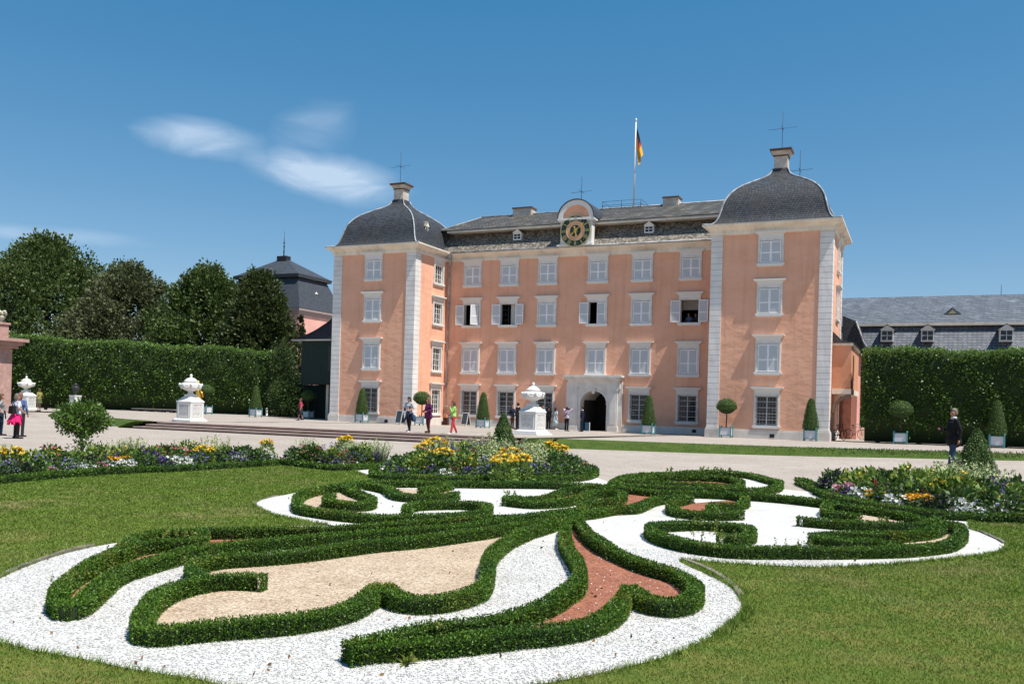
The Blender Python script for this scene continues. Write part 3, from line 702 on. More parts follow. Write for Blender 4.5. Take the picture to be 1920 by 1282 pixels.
g.add(V, [(i, i+1, m+i+1, m+i) for i in range(m-1)])
g.build('arch', GREYW, portal)
g = G(); n = 18
for s in (-1, 1): g.box(PX+s*1.06-.1, PX+s*1.06+.1, YC-.28, YC+.1, 1.98, 2.08)
for i in range(n):
    a0, a1 = math.pi*i/n, math.pi*(i+1)/n
    V = [(PX+r*math.cos(a), y, 2.02+.93*r*math.sin(a)) for a in (a0, a1) for r in (1.0, 1.13) for y in (YC-.27, YC-.2)]
    g.add(V, [(0, 2, 6, 4), (1, 3, 2, 0), (4, 6, 7, 5), (2, 3, 7, 6), (0, 4, 5, 1)])
g.build('archivolt', GREYW, portal)
g = G(); g.prism([(PX-.09, 2.75), (PX+.09, 2.75), (PX+.15, 3.12), (PX-.15, 3.12)], 'y', YC-.36, YC-.2); g.build('keystone', GREYW, portal)
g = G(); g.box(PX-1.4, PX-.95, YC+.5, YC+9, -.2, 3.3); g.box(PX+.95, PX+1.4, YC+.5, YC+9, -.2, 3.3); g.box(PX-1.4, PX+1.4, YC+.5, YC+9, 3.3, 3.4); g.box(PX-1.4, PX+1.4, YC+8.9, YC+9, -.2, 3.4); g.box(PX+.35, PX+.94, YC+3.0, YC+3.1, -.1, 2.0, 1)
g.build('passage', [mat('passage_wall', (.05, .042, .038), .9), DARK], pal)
# oriel on the right-hand flank
ox0, ox1, oy0, oy1 = TR[1]+.02, -3.88, 58.6, 66.
g = G(); g.box(ox0, ox1, oy0, oy1, 3.32, 5.98); ori = g.build('oriel', PLASTER2, pal)
g = G(); g.box(ox0, ox1+.05, oy0-.06, oy1, 3.0, 3.32); g.box(ox0, ox1+.1, oy0-.1, oy1, 5.98, 6.14)
for i in range(12):
    a0, a1 = R(90*i/12), R(90*(i+1)/12)
    V = []
    for a in (a0, a1):
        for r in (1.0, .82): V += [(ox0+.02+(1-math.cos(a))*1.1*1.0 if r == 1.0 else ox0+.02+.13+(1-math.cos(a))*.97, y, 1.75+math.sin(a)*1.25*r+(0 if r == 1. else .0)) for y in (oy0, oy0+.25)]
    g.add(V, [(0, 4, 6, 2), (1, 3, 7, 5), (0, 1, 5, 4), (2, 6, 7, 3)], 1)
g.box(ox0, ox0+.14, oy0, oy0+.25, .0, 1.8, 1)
g.build('bracket', [CORN, mat('bracket_arc_shade', (.20, .15, .12), .9)], ori)  # second material paints the shadow along the arc in brown
g = G(); g.add([(ox0, oy0-.15, 6.85), (ox1+.2, oy0-.15, 6.14), (ox0+.5, oy0-.15, 6.33), (ox0, oy0-.15, 6.14), (ox0, oy1, 6.85), (ox1+.2, oy1, 6.14), (ox0+.5, oy1, 6.33)], [(0, 2, 1, 3), (0, 4, 6, 2), (2, 6, 5, 1)]); g.build('oriel_roof', SLATE, ori)
g = G(); g.box(ox1, ox1+.015, 60.2, 61.2, 3.9, 5.5); g.build('oriel_window', GLASS, ori)
# flagpole and flag
fp = G(); fp.tube([(-20.07, 65.3, 16.6), (-20.07, 65.3, 23.45)], [.06, .045], 10); fp.ball((-20.07, 65.3, 23.6), .08, 8, sz=1.8)
fpo = fp.build('flagpole', WHITE); tag(fpo, 'white flagpole on the palace roof beside the clock', 'flagpole')
cols_ = [mat('flag_black', (.015, .015, .015), .8), mat('flag_red', (.45, .035, .02), .8), mat('flag_gold', (.72, .36, .03), .8)]
g = G(); V = []; nr, nc = 26, 10
for i in range(nr+1):
    t = i/nr
    for j in range(nc+1):
        u = j/nc; z = 23.0-1.55*u*(1-.12*t)-t*2.05*(1-.25*u)
        x = -20.0+.5*t**.8*(.25+.75*(1-u*.7))*1.05; y = 65.3+.10*math.sin(u*9+t*2)*(.3+t)
        V.append((x, y, z))
Fs, M_ = [], []
for i in range(nr):
    for j in range(nc): Fs.append((i*(nc+1)+j, (i+1)*(nc+1)+j, (i+1)*(nc+1)+j+1, i*(nc+1)+j+1)); M_.append(0 if (j < nc*.35 and i < nr*.45) else (1 if j < nc*.5 and i < nr*.6 else 2))
for f, m_ in zip(Fs, M_): g.add([V[k] for k in f], [(0, 1, 2, 3)], m_, False)
fl = g.build('flag', cols_); tag(fl, 'limp black, red and gold flag hanging from the palace flagpole', 'flag')
# ------------------------------------------------------------------ parterre: traced in plan
HH = .155
def XY(pts, z=HH): return [atZ(px, py, z) for px, py in pts]
LINES = dict(
 A=[(107,1113),(108,1100),(125,1080),(148,1064),(185,1044),(222,1027),(250,1008),(280,998),(310,992),(382,988),(450,987),(500,986),(600,984),(650,983),(750,978),(850,971),(930,967),(1000,961),(1080,951)],
 A2=[(222,1030),(255,1017),(300,1010),(340,1008),(374,1003),(380,992)],
 B=[(107,1113),(125,1126),(150,1120),(168,1106),(195,1084),(225,1064),(270,1049),(312,1038),(385,1021),(450,1012),(530,1006),(625,997),(725,990),(850,983),(925,974),(1000,966),(1080,953)],
 C=[(378,1075),(362,1064),(364,1050),(410,1039),(470,1035),(530,1031),(600,1024),(690,1013),(800,1003),(900,990),(962,980),(1030,968),(1080,955)],
 D=[(490,1077),(450,1075),(400,1077),(350,1086),(315,1097),(290,1113),(275,1131),(266,1150),(272,1166),(300,1169),(350,1165),(425,1159),(525,1152),(600,1142),(650,1130),(682,1115),(703,1101),(716,1094),(733,1103),(757,1113),(800,1116),(850,1110),(895,1097),(912,1080),(914,1060),(917,1040),(930,1022),(955,1005),(990,990),(1030,977),(1060,965),(1083,956)],
 E1=[(1083,958),(1066,972),(1060,988),(1060,1005),(1068,1025),(1081,1044),(1088,1065),(1083,1085),(1063,1100),(1030,1120),(978,1138),(925,1152),(870,1160),(800,1167),(730,1181),(690,1190),(662,1199)],
 E2=[(662,1203),(720,1197),(800,1192),(870,1186),(975,1174),(1055,1167),(1115,1154),(1152,1134),(1171,1112),(1181,1096),(1200,1106),(1215,1115),(1250,1122),(1285,1118),(1303,1104),(1302,1089),(1285,1074),(1260,1063),(1220,1052),(1170,1034),(1130,1014),(1102,994),(1088,976),(1083,960)],
 F1=[(1085,958),(1120,953),(1150,948),(1190,946),(1212,938),(1235,931),(1272,927)],
 G=[(560,927),(572,919),(603,912),(645,907),(680,902),(740,900),(850,901),(920,902),(1018,903),(1097,906),(1140,910),(1175,912),(1235,918),(1318,920),(1377,923),(1417,925),(1480,930),(1552,938),(1580,943),(1633,950),(1699,961),(1745,971),(1785,978),(1801,988),(1801,1000),(1780,1012),(1750,1017),(1699,1021),(1633,1023),(1560,1024),(1480,1024),(1430,1024),(1368,1022),(1300,1014),(1262,1006),(1232,996),(1218,985),(1225,979),(1265,976),(1318,975),(1385,981),(1407,989),(1404,999),(1380,1002),(1350,1000)],
 L1=[(560,927),(556,937),(566,946),(600,952),(640,957),(700,962),(760,963),(850,962),(900,956),(915,949),(905,942),(870,938),(800,939),(768,943),(762,951)],
 L2=[(648,909),(665,917),(693,928),(697,936),(670,941),(630,937),(612,933),(622,926)],
 L3=[(690,904),(722,910),(735,917),(750,923),(790,926),(830,925),(856,921)],
 L4=[(790,916),(812,911),(845,905)],
 M1=[(948,930),(1000,931),(1035,925),(1060,915),(1100,911),(1140,911)],
 M2=[(948,932),(1000,937),(1050,935),(1080,930),(1108,921),(1145,918),(1168,922),(1160,931),(1120,936),(1095,944),(1084,955)],
 NN=[(1294,929),(1272,934),(1258,942),(1266,951),(1300,956),(1350,958),(1388,957)],
 O=[(1372,923),(1393,927),(1398,934),(1385,941),(1345,943),(1332,948),(1334,956)],
 P1=[(1140,911),(1165,893),(1200,887),(1280,884),(1338,882),(1400,886),(1436,894),(1460,901),(1456,910),(1425,914),(1390,914)],
 P2=[(1178,897),(1235,891),(1300,891),(1355,893),(1388,900),(1380,908),(1340,906),(1280,903),(1220,901),(1180,899)],
 P4=[(1160,905),(1235,909),(1320,911),(1390,914)],
 K0=[(1556,940),(1548,950),(1562,957),(1590,960),(1608,963)],
 K2=[(1500,968),(1545,972),(1611,977),(1666,979),(1720,979),(1748,974),(1757,967)],
 K3=[(1525,999),(1567,995),(1655,998),(1720,994),(1757,987),(1770,978)],
 K4=[(1527,1001),(1589,1010),(1644,1012),(1684,1019)],
)
LAB = dict(
 A='outer box hedge of the long left feather, next to the lawn', A2='short box hedge spur inside the left end of the long feather', B='inner box hedge of the long left feather, with red gravel behind it',
 C='box hedge along the back of the big beige gravel bed', D='scalloped box hedge around the front of the big beige gravel bed, ending in a hook',
 E1='box hedge between the white gravel teardrop and the red gravel bed', E2='nearest box hedge, bending in a point around the front of the red gravel bed',
 F1='short box hedge in front of the small red gravel patch right of the junction', G='longest box hedge, running behind the parterre and round the right-hand loop',
 L1='box hedge forming the front of the left-hand loop', L2='curled box hedge inside the left-hand loop', L3='box hedge ending in a round bush beside the small beige patch at the back left', L4='tiny box hedge right of the small beige patch at the back left',
 M1='back box hedge of the middle feather with a blunt left end', M2='front box hedge of the middle feather, curling at its right end',
 NN='curved box hedge in front of the second red gravel patch', O='hooked box hedge at the right of the second red gravel patch',
 P1='outermost box hedge at the back, by the gravel path', P2='oval box hedge ring at the back around a thin red patch', P4='low box hedge between the oval ring and the long hedge',
 K0='small stepped box hedge at the back right by the beige patch', K2='box hedge with a rounded left end in the right-hand loop, behind its twin', K3='second box hedge in the right-hand loop, in front of the beige patch', K4='short box hedge joining the front of the right-hand loop')
PLAN = {k: smooth_line(XY(v), .05) for k, v in LINES.items()}
BOXL = mat('box_leaf', (.052, .125, .010), .5, island=(.125, .235, .020), c2=(.15, .165, .018), scale=2.2, mixr=(.54, .74), third=((.045, .11, .014), 1.1, (.5, .68)), transl=.08, spec=.3)
BOXY = mat('box_young_leaf', (.17, .24, .035), .5, island=(.24, .27, .06), transl=.2)
TWIG_SHADE = mat('hedge_twig_shade', (.018, .032, .009), .95)  # near-black twig core, shade of the leaf gaps put into its colour
def hedge_mesh(name, line, w=.14, h=.157, label=None, grp='clipped box hedges of the parterre', ldens=1., rough_=.012, closed=False, leafm=None, zb=0., sprigs=1., cat_='hedge'):
    P = np.asarray(line); n = len(P); Pc = P.copy(); Pc[0] = P[1]; Pc[-1] = P[-2]
    T = np.gradient(P, axis=0); T /= np.linalg.norm(T, axis=1)[:, None]+1e-9; Nn = np.stack([-T[:, 1], T[:, 0]], 1)
    # slight hand-clipped waviness
    s = np.arange(n)*.05; ph = rng.uniform(0, 6, 4)
    wv = .006*np.sin(s*2.1+ph[0])+.004*np.sin(s*5.3+ph[1]); hv = .008*np.sin(s*1.3+ph[2])+.006*np.sin(s*4.1+ph[3])
    prof = np.array([(-.5, 0), (-.52, .5), (-.47, .88), (-.36, 1.), (.36, 1.), (.47, .88), (.52, .5), (.5, 0)])
    W = (w-.062); H = (h-.03)
    V = []
    for a, b in prof:
        V.append(np.concatenate([Pc+Nn*((a*W)+np.sign(a)*wv)[:, None], np.full((n, 1), zb)+(b*(H+hv))[:, None]], 1))
    k = len(prof); V = np.stack(V, 1).reshape(-1, 3)
    i = np.arange(n-1)[:, None]; j = np.arange(k-1)[None]
    Fq = np.stack([i*k+j, (i+1)*k+j, (i+1)*k+j+1, i*k+j+1], -1).reshape(-1, 4)
    ends = [(0, 1, 6, 7), (1, 2, 5, 6), (2, 3, 4, 5)]; o = (n-1)*k
    Fq = np.vstack([Fq, ends, [(a+o, b+o, c+o, d+o) for a, b, c, d in ends]])
    parts = [(V, Fq, 0)]
    # leaves on the shell
    d = np.hypot(P[:, 0], P[:, 1]); seg = np.full(n, .05)
    size = np.maximum(.019, .0021*d)
    cnt = 2.0*ldens*(w+2*h)*seg/(size*size*.5)
    nl = rng.poisson(cnt); idx = np.repeat(np.arange(n), nl); m = len(idx)
    u = rng.uniform(0, w+2*h, m)
    side = np.where(u < h, -1, np.where(u < h+w, 0, 1))
    lat = np.where(side == 0, u-h-w/2, side*(w/2-.004-rng.uniform(0, .026, m))); hz = np.where(side == 0, h-.012, np.where(side < 0, u, u-h-w))
    edge_ = np.clip((hz/h-.8)/.2, 0, 1)*(side != 0); lat = lat*(1-.1*edge_)
    along = rng.uniform(-.03, .03, m)
    base = P[idx]+T[idx]*along[:, None]+Nn[idx]*(lat+np.sign(lat)*wv[idx])[:, None]
    z = zb+np.clip(hz, .008, None)+hv[idx]*(hz/h)-rng.uniform(0, .028, m)*(side == 0)
    nv = np.concatenate([Nn[idx]*(side[:, None]), (side == 0)[:, None]*1.+.35], 1)
    LV, LF = leaves(np.concatenate([base, z[:, None]], 1), nv, size[idx], .72, .6)
    parts.append((LV, LF, 1))
    # end caps
    for e, sg in ((0, -1), (n-1, 1)):
        sz = size[e]; m = int(2.6*w*h/(sz*sz*.5)*1.6*ldens)
        q = P[e]+T[e]*sg*.02+Nn[e]*rng.uniform(-w/2, w/2, m)[:, None]
        LV, LF = leaves(np.concatenate([q, zb+rng.uniform(0, h, (m, 1))], 1), np.tile(np.r_[T[e]*sg, .3], (m, 1)), np.full(m, sz), .8, .6); parts.append((LV, LF, 1))
    # uncut sprigs standing out of the top
    ns = rng.poisson(np.clip(1.6*sprigs*seg*(6/np.maximum(d, 5)), 0, 3)); idx = np.repeat(np.arange(n), ns); m = len(idx)
    if m:
        b = P[idx]+Nn[idx]*rng.uniform(-w/2, w/2, m)[:, None]; hh = rng.uniform(.01, .035, m)
        idx2 = np.repeat(np.arange(m), 6); t = rng.uniform(0, 1, len(idx2))
        q = np.concatenate([b[idx2]+rng.normal(0, .006, (len(idx2), 2)), (zb+h-.01+hh[idx2]*t)[:, None]], 1)
        LV, LF = leaves(q, np.tile([0, 0, 1.], (len(q), 1)), size[idx][idx2]*.9, .5, .5); parts.append((LV, LF, 2))
    V, Fq, mi = cat(parts)
    o = np_mesh(name, V, Fq, [TWIG_SHADE, leafm or BOXL, BOXY], mi=mi)
    if label: tag(o, label, cat_, grp)
    return o
def shoots(obj_list, pts, n=60, r=.16, h=.12, z=HH):
    """loose light-green shoots as part of a hedge"""
    parts = []
    for (px, py), k, rr, hh in pts:
        x, y = atZ(px, py, z); sz = max(.024, .0024*math.hypot(x, y))
        for _ in range(k):
            a, b = rng.normal(0, rr*.5, 2); top_ = hh*rng.uniform(.4, 1.1); m = 14
            t = rng.uniform(0, 1, m); lean = rng.normal(0, .25, 2)
            q = np.stack([x+a+lean[0]*t*top_, y+b+lean[1]*t*top_, z-.03+t*top_], 1)
            LV, LF = leaves(q, np.tile([0, 0, .8], (m, 1)), np.full(m, sz), .8, .6); parts.append((LV, LF, 0))
    V, Fq, mi = cat(parts); return np_mesh('young_shoots', V, Fq, [BOXY], obj_list, mi)
HED = {}
for k, ln in PLAN.items():
    HED[k] = hedge_mesh('box_hedge', ln, label=LAB[k])
shoots(HED['A'], [((150, 1072), 9, .16, .05), ((230, 1022), 9, .18, .07), ((340, 1000), 14, .30, .06), ((108, 1085), 5, .1, .06)])
shoots(HED['C'], [((372, 1052), 10, .14, .10), ((395, 1045), 8, .16, .07)])
shoots(HED['E1'], [((805, 1165), 7, .12, .06), ((670, 1198), 4, .07, .03)])
shoots(HED['G'], [((1345, 1003), 14, .3, .10), ((1490, 1022), 14, .25, .11), ((1318, 978), 10, .4, .06), ((1795, 985), 10, .2, .06), ((1330, 1018), 9, .2, .05)])
shoots(HED['M1'], [((955, 925), 6, .16, .08)]); shoots(HED['K2'], [((1662, 975), 6, .14, .07)])
shoots(HED['P1'], [((1253, 882), 3, .1, .13), ((1340, 880), 8, .4, .08)])
# ---- gravel sheets
def tri_sheet(name, poly, z, m, kind='structure'):
    import mathutils
    from mathutils.geometry import tessellate_polygon
    V = [Vector((x, y, z)) for x, y in poly]
    T3 = tessellate_polygon([V]); g = G(); g.add(V, [tuple(t) for t in T3]); o = g.build(name, m); tag(o, kind=kind); return o
# lawn edge outline (px on the ground)
W_out = [(-150,1190),(-60,1120),(0,1085),(55,1060),(128,1037),(208,1020),(300,1012),(420,1006),(560,1000),(665,996),(660,990),(590,981),(545,972),(510,964),(481,951),(477,946),(486,939),(510,932),(550,925),(600,915),(660,905),(720,899),(690,893),(672,886),(664,880),(700,876),(740,884),(830,890),(900,896),(1000,898),(1090,897),(1110,893),(1142,903),(1165,899),(1200,894),(1280,891),(1340,890),(1400,893),(1440,900),(1462,908),(1470,917),(1516,922),(1600,936),(1700,952),(1780,966),(1815,975),(1822,992),(1850,1002),(1884,1018),(1881,1030),(1850,1040),(1791,1047),(1671,1058),(1535,1064),(1390,1058),(1300,1051),(1278,1050),(1279,1056),(1322,1075),(1366,1098),(1388,1120),(1393,1147),(1350,1184),(1270,1224),(1147,1258),(1001,1286),(850,1310),(650,1318),(450,1292),(364,1273),(255,1257),(146,1235),(55,1219),(0,1204),(-80,1197)]
W_xy = XY(W_out, 0)
W_pl = [tuple(p) for p in smooth_line(W_xy, .12, closed=True)][:-1]
tri_sheet('white_gravel', W_pl, .008, WHITEG)
def zone(name, keys, m, z=.014):
    P = []
    for k, rev in keys:
        L = PLAN[k] if isinstance(k, str) else np.array(XY(k, HH))
        P += [tuple(p) for p in (L[::-1] if rev else L)]
    return tri_sheet(name, P, z, m)
def cut(k, a, b): L = PLAN[k]; n = len(L); return L[int(a*n):int(b*n)]
def zone2(name, Ls, m, z=.014): return tri_sheet(name, [tuple(p) for L in Ls for p in L], z, m)
def near(k, px, py): 
    x, y = atZ(px, py, HH); L = PLAN[k]; return int(np.argmin(np.hypot(L[:, 0]-x, L[:, 1]-y)))
def seg(k, p0, p1): 
    a, b = near(k, *p0), near(k, *p1); L = PLAN[k]; return L[a:b+1] if a <= b else L[b:a+1][::-1]
zone2('beige_gravel', [seg('D', (350, 1086), (955, 1005)), seg('C', (962, 980), (364, 1051))], BEIGEG)
zone2('red_gravel', [PLAN['E1'][:near('E1', 925, 1152)], seg('E2', (975, 1174), (1083, 960))], REDG)
zone2('red_gravel', [seg('A', (107, 1113), (1000, 961)), seg('B', (1000, 966), (125, 1126))], REDG, .012)
zone2('red_gravel', [seg('F1', (1120, 953), (1272, 927)), seg('G', (1235, 918), (1175, 912)), seg('M2', (1168, 922), (1095, 944))], REDG)
zone2('red_gravel', [seg('M1', (1000, 931), (1140, 911)), seg('M2', (1145, 918), (1000, 937))], REDG)
zone2('red_gravel', [seg('NN', (1294, 929), (1350, 958)), seg('O', (1334, 956), (1372, 923))], REDG)
zone2('red_gravel', [PLAN['P2']], REDG)
zone2('beige_gravel', [seg('G', (1580, 943), (1745, 971)), seg('K2', (1748, 974), (1611, 977)), np.array(XY([(1585, 962)], HH))], BEIGEG)
zone2('beige_gravel', [seg('K3', (1655, 998), (1770, 978)), seg('G', (1801, 988), (1699, 1021)), np.array(XY([(1684, 1015)], HH))], BEIGEG)
zone2('beige_gravel', [seg('G', (645, 907), (560, 927)), seg('L1', (560, 927), (640, 957)), np.array(XY([(680, 945), (700, 930), (665, 917)], HH))], BEIGEG)
zone2('beige_gravel', [seg('L3', (735, 917), (830, 925)), np.array(XY([(850, 905), (740, 902)], HH))], BEIGEG)
# lawn sheets: everything this side of the flower beds
bed1_front = [(-60,902),(0,897),(80,890),(156,884),(250,879),(338,876),(420,871),(495,867),(530,865),(580,870),(632,875),(690,872),(737,867)]
bed2_border = [(712,880),(703,884),(712,890),(745,893),(840,896),(945,897),(1020,897),(1083,894),(1108,888),(1112,881),(1095,874),(1065,867),(1000,862),(900,858),(820,860),(750,868)]
bed3_front = [(1500,900),(1530,914),(1545,923),(1589,937),(1640,946),(1677,952),(1764,962),(1830,966),(1896,968),(1990,972),(2100,974)]
b1 = XY(bed1_front, .1); b2 = XY(bed2_border, .1); b3 = XY(bed3_front, .1)
lawnL = [(-60, -8)]+[(-50, 20)]+XY([(-400, 940), (-60, 903), (80, 891), (250, 880), (420, 872), (530, 866), (590, 872), (640, 878), (664, 880), (672, 886), (690, 893), (720, 899), (660, 905), (600, 915), (550, 925), (486, 939), (477, 946), (510, 964), (580, 979), (640, 984), (560, 985), (300, 1000), (128, 1037), (0, 1085), (-150, 1190)], 0)+[(-6, 1), (-4, -8)]
tri_sheet('lawn', lawnL, .004, LAWNM)
lawnR = [(-12, -8), (-8, 1.5)]+XY([(-150, 1190), (-80, 1190), (146, 1200), (650, 1200), (1147, 1150), (1278, 1050), (1535, 1050), (1791, 1030), (1810, 972), (1896, 965), (2100, 970), (2500, 985)], 0)+[(30, 6), (30, -8)]
tri_sheet('lawn', lawnR, .004, LAWNM)
# grass blades
GRASS = mat('grass_blades', (.15, .24, .026), .6, island=(.24, .33, .055), c2=(.29, .26, .10), scale=.7, mixr=(.5, .72), third=((.105, .17, .02), 2.6, (.45, .65)), transl=.25, spec=.25)
def grass(name, n, test, dmin, dmax, amin, amax, hmul=1., mat_=GRASS, zfun=None, label=None):
    # polar sampling, density ~ 1/d
    d = rng.uniform(dmin, dmax, n); th = YAW+rng.uniform(amin, amax, n)
    P = np.stack([-np.sin(th)*d, np.cos(th)*d], 1); k = test(P); P = P[k]; d = d[k]; m = len(P)
    h = rng.uniform(.012, .025, m)*hmul*(1+np.maximum(0, d-8)*.03); w = np.maximum(.0035, .0007*d)
    a = rng.uniform(0, 2*np.pi, m); dx = np.stack([np.cos(a), np.sin(a)], 1)*w[:, None]
    ln = rng.normal(0, .6, (m, 2))*h[:, None]
    z0 = np.zeros(m) if zfun is None else zfun(P)
    V = np.zeros((m, 3, 3)); V[:, 0, :2] = P-dx; V[:, 1, :2] = P+dx; V[:, 2, :2] = P+ln; V[:, :2, 2] = z0[:, None]; V[:, 2, 2] = z0+h
    o = np_mesh(name, V.reshape(-1, 3), np.arange(3*m).reshape(m, 3), [mat_]); tag(o, kind='stuff')
    if label: tag(o, label, 'grass')
    return o
pw = np.array(W_pl); pL, pR = np.array(lawnL), np.array(lawnR)
b2p = np.array(b2)
def lawn_test(P): return (inpoly(P, pL) | inpoly(P, pR)) & ~inpoly(P, pw) & ~inpoly(P, b2p)
grass('lawn_grass', 1050000, lawn_test, 4.2, 24, -R(40), R(40), label='short mown green lawn grass around the parterre')
# longer fringe along the gravel edge
ring_ = smooth_line(W_xy, .01, closed=True); T_ = np.gradient(ring_, axis=0); T_ /= np.linalg.norm(T_, axis=1)[:, None]+1e-9; N_r = np.stack([T_[:, 1], -T_[:, 0]], 1)
sgn = 1 if not inpoly(ring_[100:101]+N_r[100:101]*.05, pw)[0] else -1
i_ = rng.integers(0, len(ring_), 60000); q = ring_[i_]+N_r[i_]*sgn*np.abs(rng.normal(0, .05, (60000, 1)))-N_r[i_]*sgn*.015
k_ = (inpoly(q, pL) | inpoly(q, pR)) & ~inpoly(q, b2p) & ((rng.uniform(size=len(q)) < .35+.65*(np.sin(i_*.013)+np.sin(i_*.0047+1) > .3))); q = q[k_]
dd = np.hypot(q[:, 0], q[:, 1]); q = q[dd < 24]; dd = dd[dd < 24]; m = len(q); h = rng.uniform(.03, .062, m); w = np.maximum(.003, .0006*dd); a = rng.uniform(0, 2*np.pi, m)
V = np.zeros((m, 3, 3)); dx = np.stack([np.cos(a), np.sin(a)], 1)*w[:, None]; V[:, 0, :2] = q-dx; V[:, 1, :2] = q+dx; V[:, 2, :2] = q+rng.normal(0, .55, (m, 2))*h[:, None]; V[:, 2, 2] = h; V[:, :2, 2] = .004
tag(np_mesh('edge_grass', V.reshape(-1, 3), np.arange(3*m).reshape(m, 3), [GRASS]), 'longer grass fringe hanging over the white gravel edge', 'grass', kind='stuff')
# stone edging
EDG = mat('grey_edging_stone', (.26, .23, .19), .9, (.14, .12, .10), 5, bump=.5, bscale=14, bdist=.02)
for pts, lb in (([(1281,1051),(1300,1058),(1322,1067),(1345,1079),(1366,1093),(1380,1105),(1390,1120)], 'curved grey stone edging at the right of the front parterre feather'), ([(1818,991),(1840,998),(1860,1007),(1878,1015),(1885,1020)], 'grey stone edging at the right tip of the parterre loop'), ([(-20,1092),(20,1073),(55,1059),(95,1045),(140,1032),(175,1025)], 'grey stone edging of the lawn at the left of the parterre'), ([(476,947),(481,940),(500,934),(520,930)], 'grey stone edging at the left tip of the parterre loop')):
    L = smooth_line(XY(pts, 0), .28); g = G()
    for i in range(len(L)-1):
        p, q_ = L[i], L[i+1]; t = (q_-p)/np.linalg.norm(q_-p); nn_ = np.array([-t[1], t[0]])*.028; q2 = q_-t*.012; zt = .028+.008*random.random()
        V = [(*(p-nn_), -.02), (*(q2-nn_), -.02), (*(q2+nn_), -.02), (*(p+nn_), -.02), (*(p-nn_), zt), (*(q2-nn_), zt), (*(q2+nn_), zt), (*(p+nn_), zt)]
        g.add(V, [(3, 2, 1, 0), (4, 5, 6, 7), (0, 1, 5, 4), (1, 2, 6, 5), (2, 3, 7, 6), (3, 0, 4, 7)])
    tag(g.build('stone_edging', EDG), lb, 'edging')
# loose stones and dead leaves on the gravel
def scatter_stones(name, n, test, dmin, dmax, m_, s0, s1, z, label, cat_, flat=.6):
    d = rng.uniform(dmin, dmax, n); th = YAW+rng.uniform(-R(38), R(38), n); P = np.stack([-np.sin(th)*d, np.cos(th)*d], 1); P = P[test(P)]; m = len(P)
    s = rng.uniform(s0, s1, m)[:, None]
    dirs = [np.array(v, float) for v in ((1, 0, 0), (0, 1, 0), (-1, 0, 0), (0, -1, 0), (0, 0, flat), (0, 0, -flat))]
    a = rng.uniform(0, 6.28, m); ca, sa = np.cos(a)[:, None], np.sin(a)[:, None]
    V = np.zeros((m, 6, 3))
    for i, v in enumerate(dirs):
        r_ = rng.uniform(.6, 1.2, (m, 1)); V[:, i, 0] = (P[:, :1]+(v[0]*ca-v[1]*sa)*s*r_)[:, 0]; V[:, i, 1] = (P[:, 1:]+(v[0]*sa+v[1]*ca)*s*r_)[:, 0]; V[:, i, 2] = (z+v[2]*s*r_)[:, 0]
    f = np.array([(0, 1, 4), (1, 2, 4), (2, 3, 4), (3, 0, 4), (1, 0, 5), (2, 1, 5), (3, 2, 5), (0, 3, 5)])
    Fq = (np.arange(m)[:, None, None]*6+f[None]).reshape(-1, 3)
    tag(np_mesh(name, V.reshape(-1, 3), Fq, [m_]), label, cat_, kind='stuff')
PEB = mat('white_pebble', (.62, .61, .59), .8, island=(.45, .44, .42))
redp = [np.array(PLAN['E2'])]
def on_white(P):
    return inpoly(P, pw)
scatter_stones('white_pebbles', 95000, on_white, 4.6, 11, PEB, .004, .010, .010, 'loose white marble pebbles on the parterre gravel', 'pebbles')
sgE = np.concatenate([PLAN['E1'][:near('E1', 925, 1152)], seg('E2', (975, 1174), (1083, 960))])
scatter_stones('stray_pebbles', 9000, lambda P: inpoly(P, sgE) & (np.hypot(P[:, 0], P[:, 1]) < 9.3+rng.normal(0, 1., len(P))) & (rng.uniform(size=len(P)) < .35), 5.5, 11, mat('stray_white_pebble', (.8, .78, .74), .8), .007, .013, .016, 'white pebbles strewn on the red gravel', 'pebbles')
DEAD = mat('dead_leaf', (.16, .07, .03), .9, island=(.26, .15, .07))
d = rng.uniform(4.8, 16, 420); th = YAW+rng.uniform(-R(36), R(36), 420); P = np.stack([-np.sin(th)*d, np.cos(th)*d, np.full(420, .02)], 1); P = P[inpoly(P[:, :2], pw)]
LV, LF = leaves(P, np.tile([0, 0, .1], (len(P), 1)), np.full(len(P), .035), .7, .7)
tag(np_mesh('dead_leaves', LV, LF, [DEAD]), 'scattered brown dead leaves on the white gravel', 'leaves', kind='stuff')
# bed borders
hedge_mesh('border_hedge', smooth_line(b1, .06), w=.26, h=.15, label='low box border along the front of the left flower bed', grp='low box borders of the flower beds', ldens=.9)
hedge_mesh('border_hedge', smooth_line(b2, .06, closed=True), w=.26, h=.16, label='low box border around the middle flower bed', grp='low box borders of the flower beds', ldens=.9)
hedge_mesh('border_hedge', smooth_line(b3, .06), w=.24, h=.16, label='low box border along the front of the right flower bed', grp='low box borders of the flower beds', ldens=.9)
# small weed in the foreground gravel
def weed(px, py, s, n, lb):
    x, y = atZ(px, py, 0); P = np.tile([x, y, .012], (n, 1)); th = rng.uniform(0, 6.28, n); N0 = np.stack([np.cos(th), np.sin(th), rng.uniform(.2, 1.2, n)], 1)
    LV, LF = leaves(P, N0, np.full(n, s), .15, .28); tag(np_mesh('weed', LV, LF, [BOXY]), lb, 'weed')
weed(765, 1246, .09, 26, 'pale green weed growing in the white gravel in front of the nearest hedge'); weed(1700, 936, .1, 30, 'tuft of grass on the gravel behind the right-hand loop') if False else None
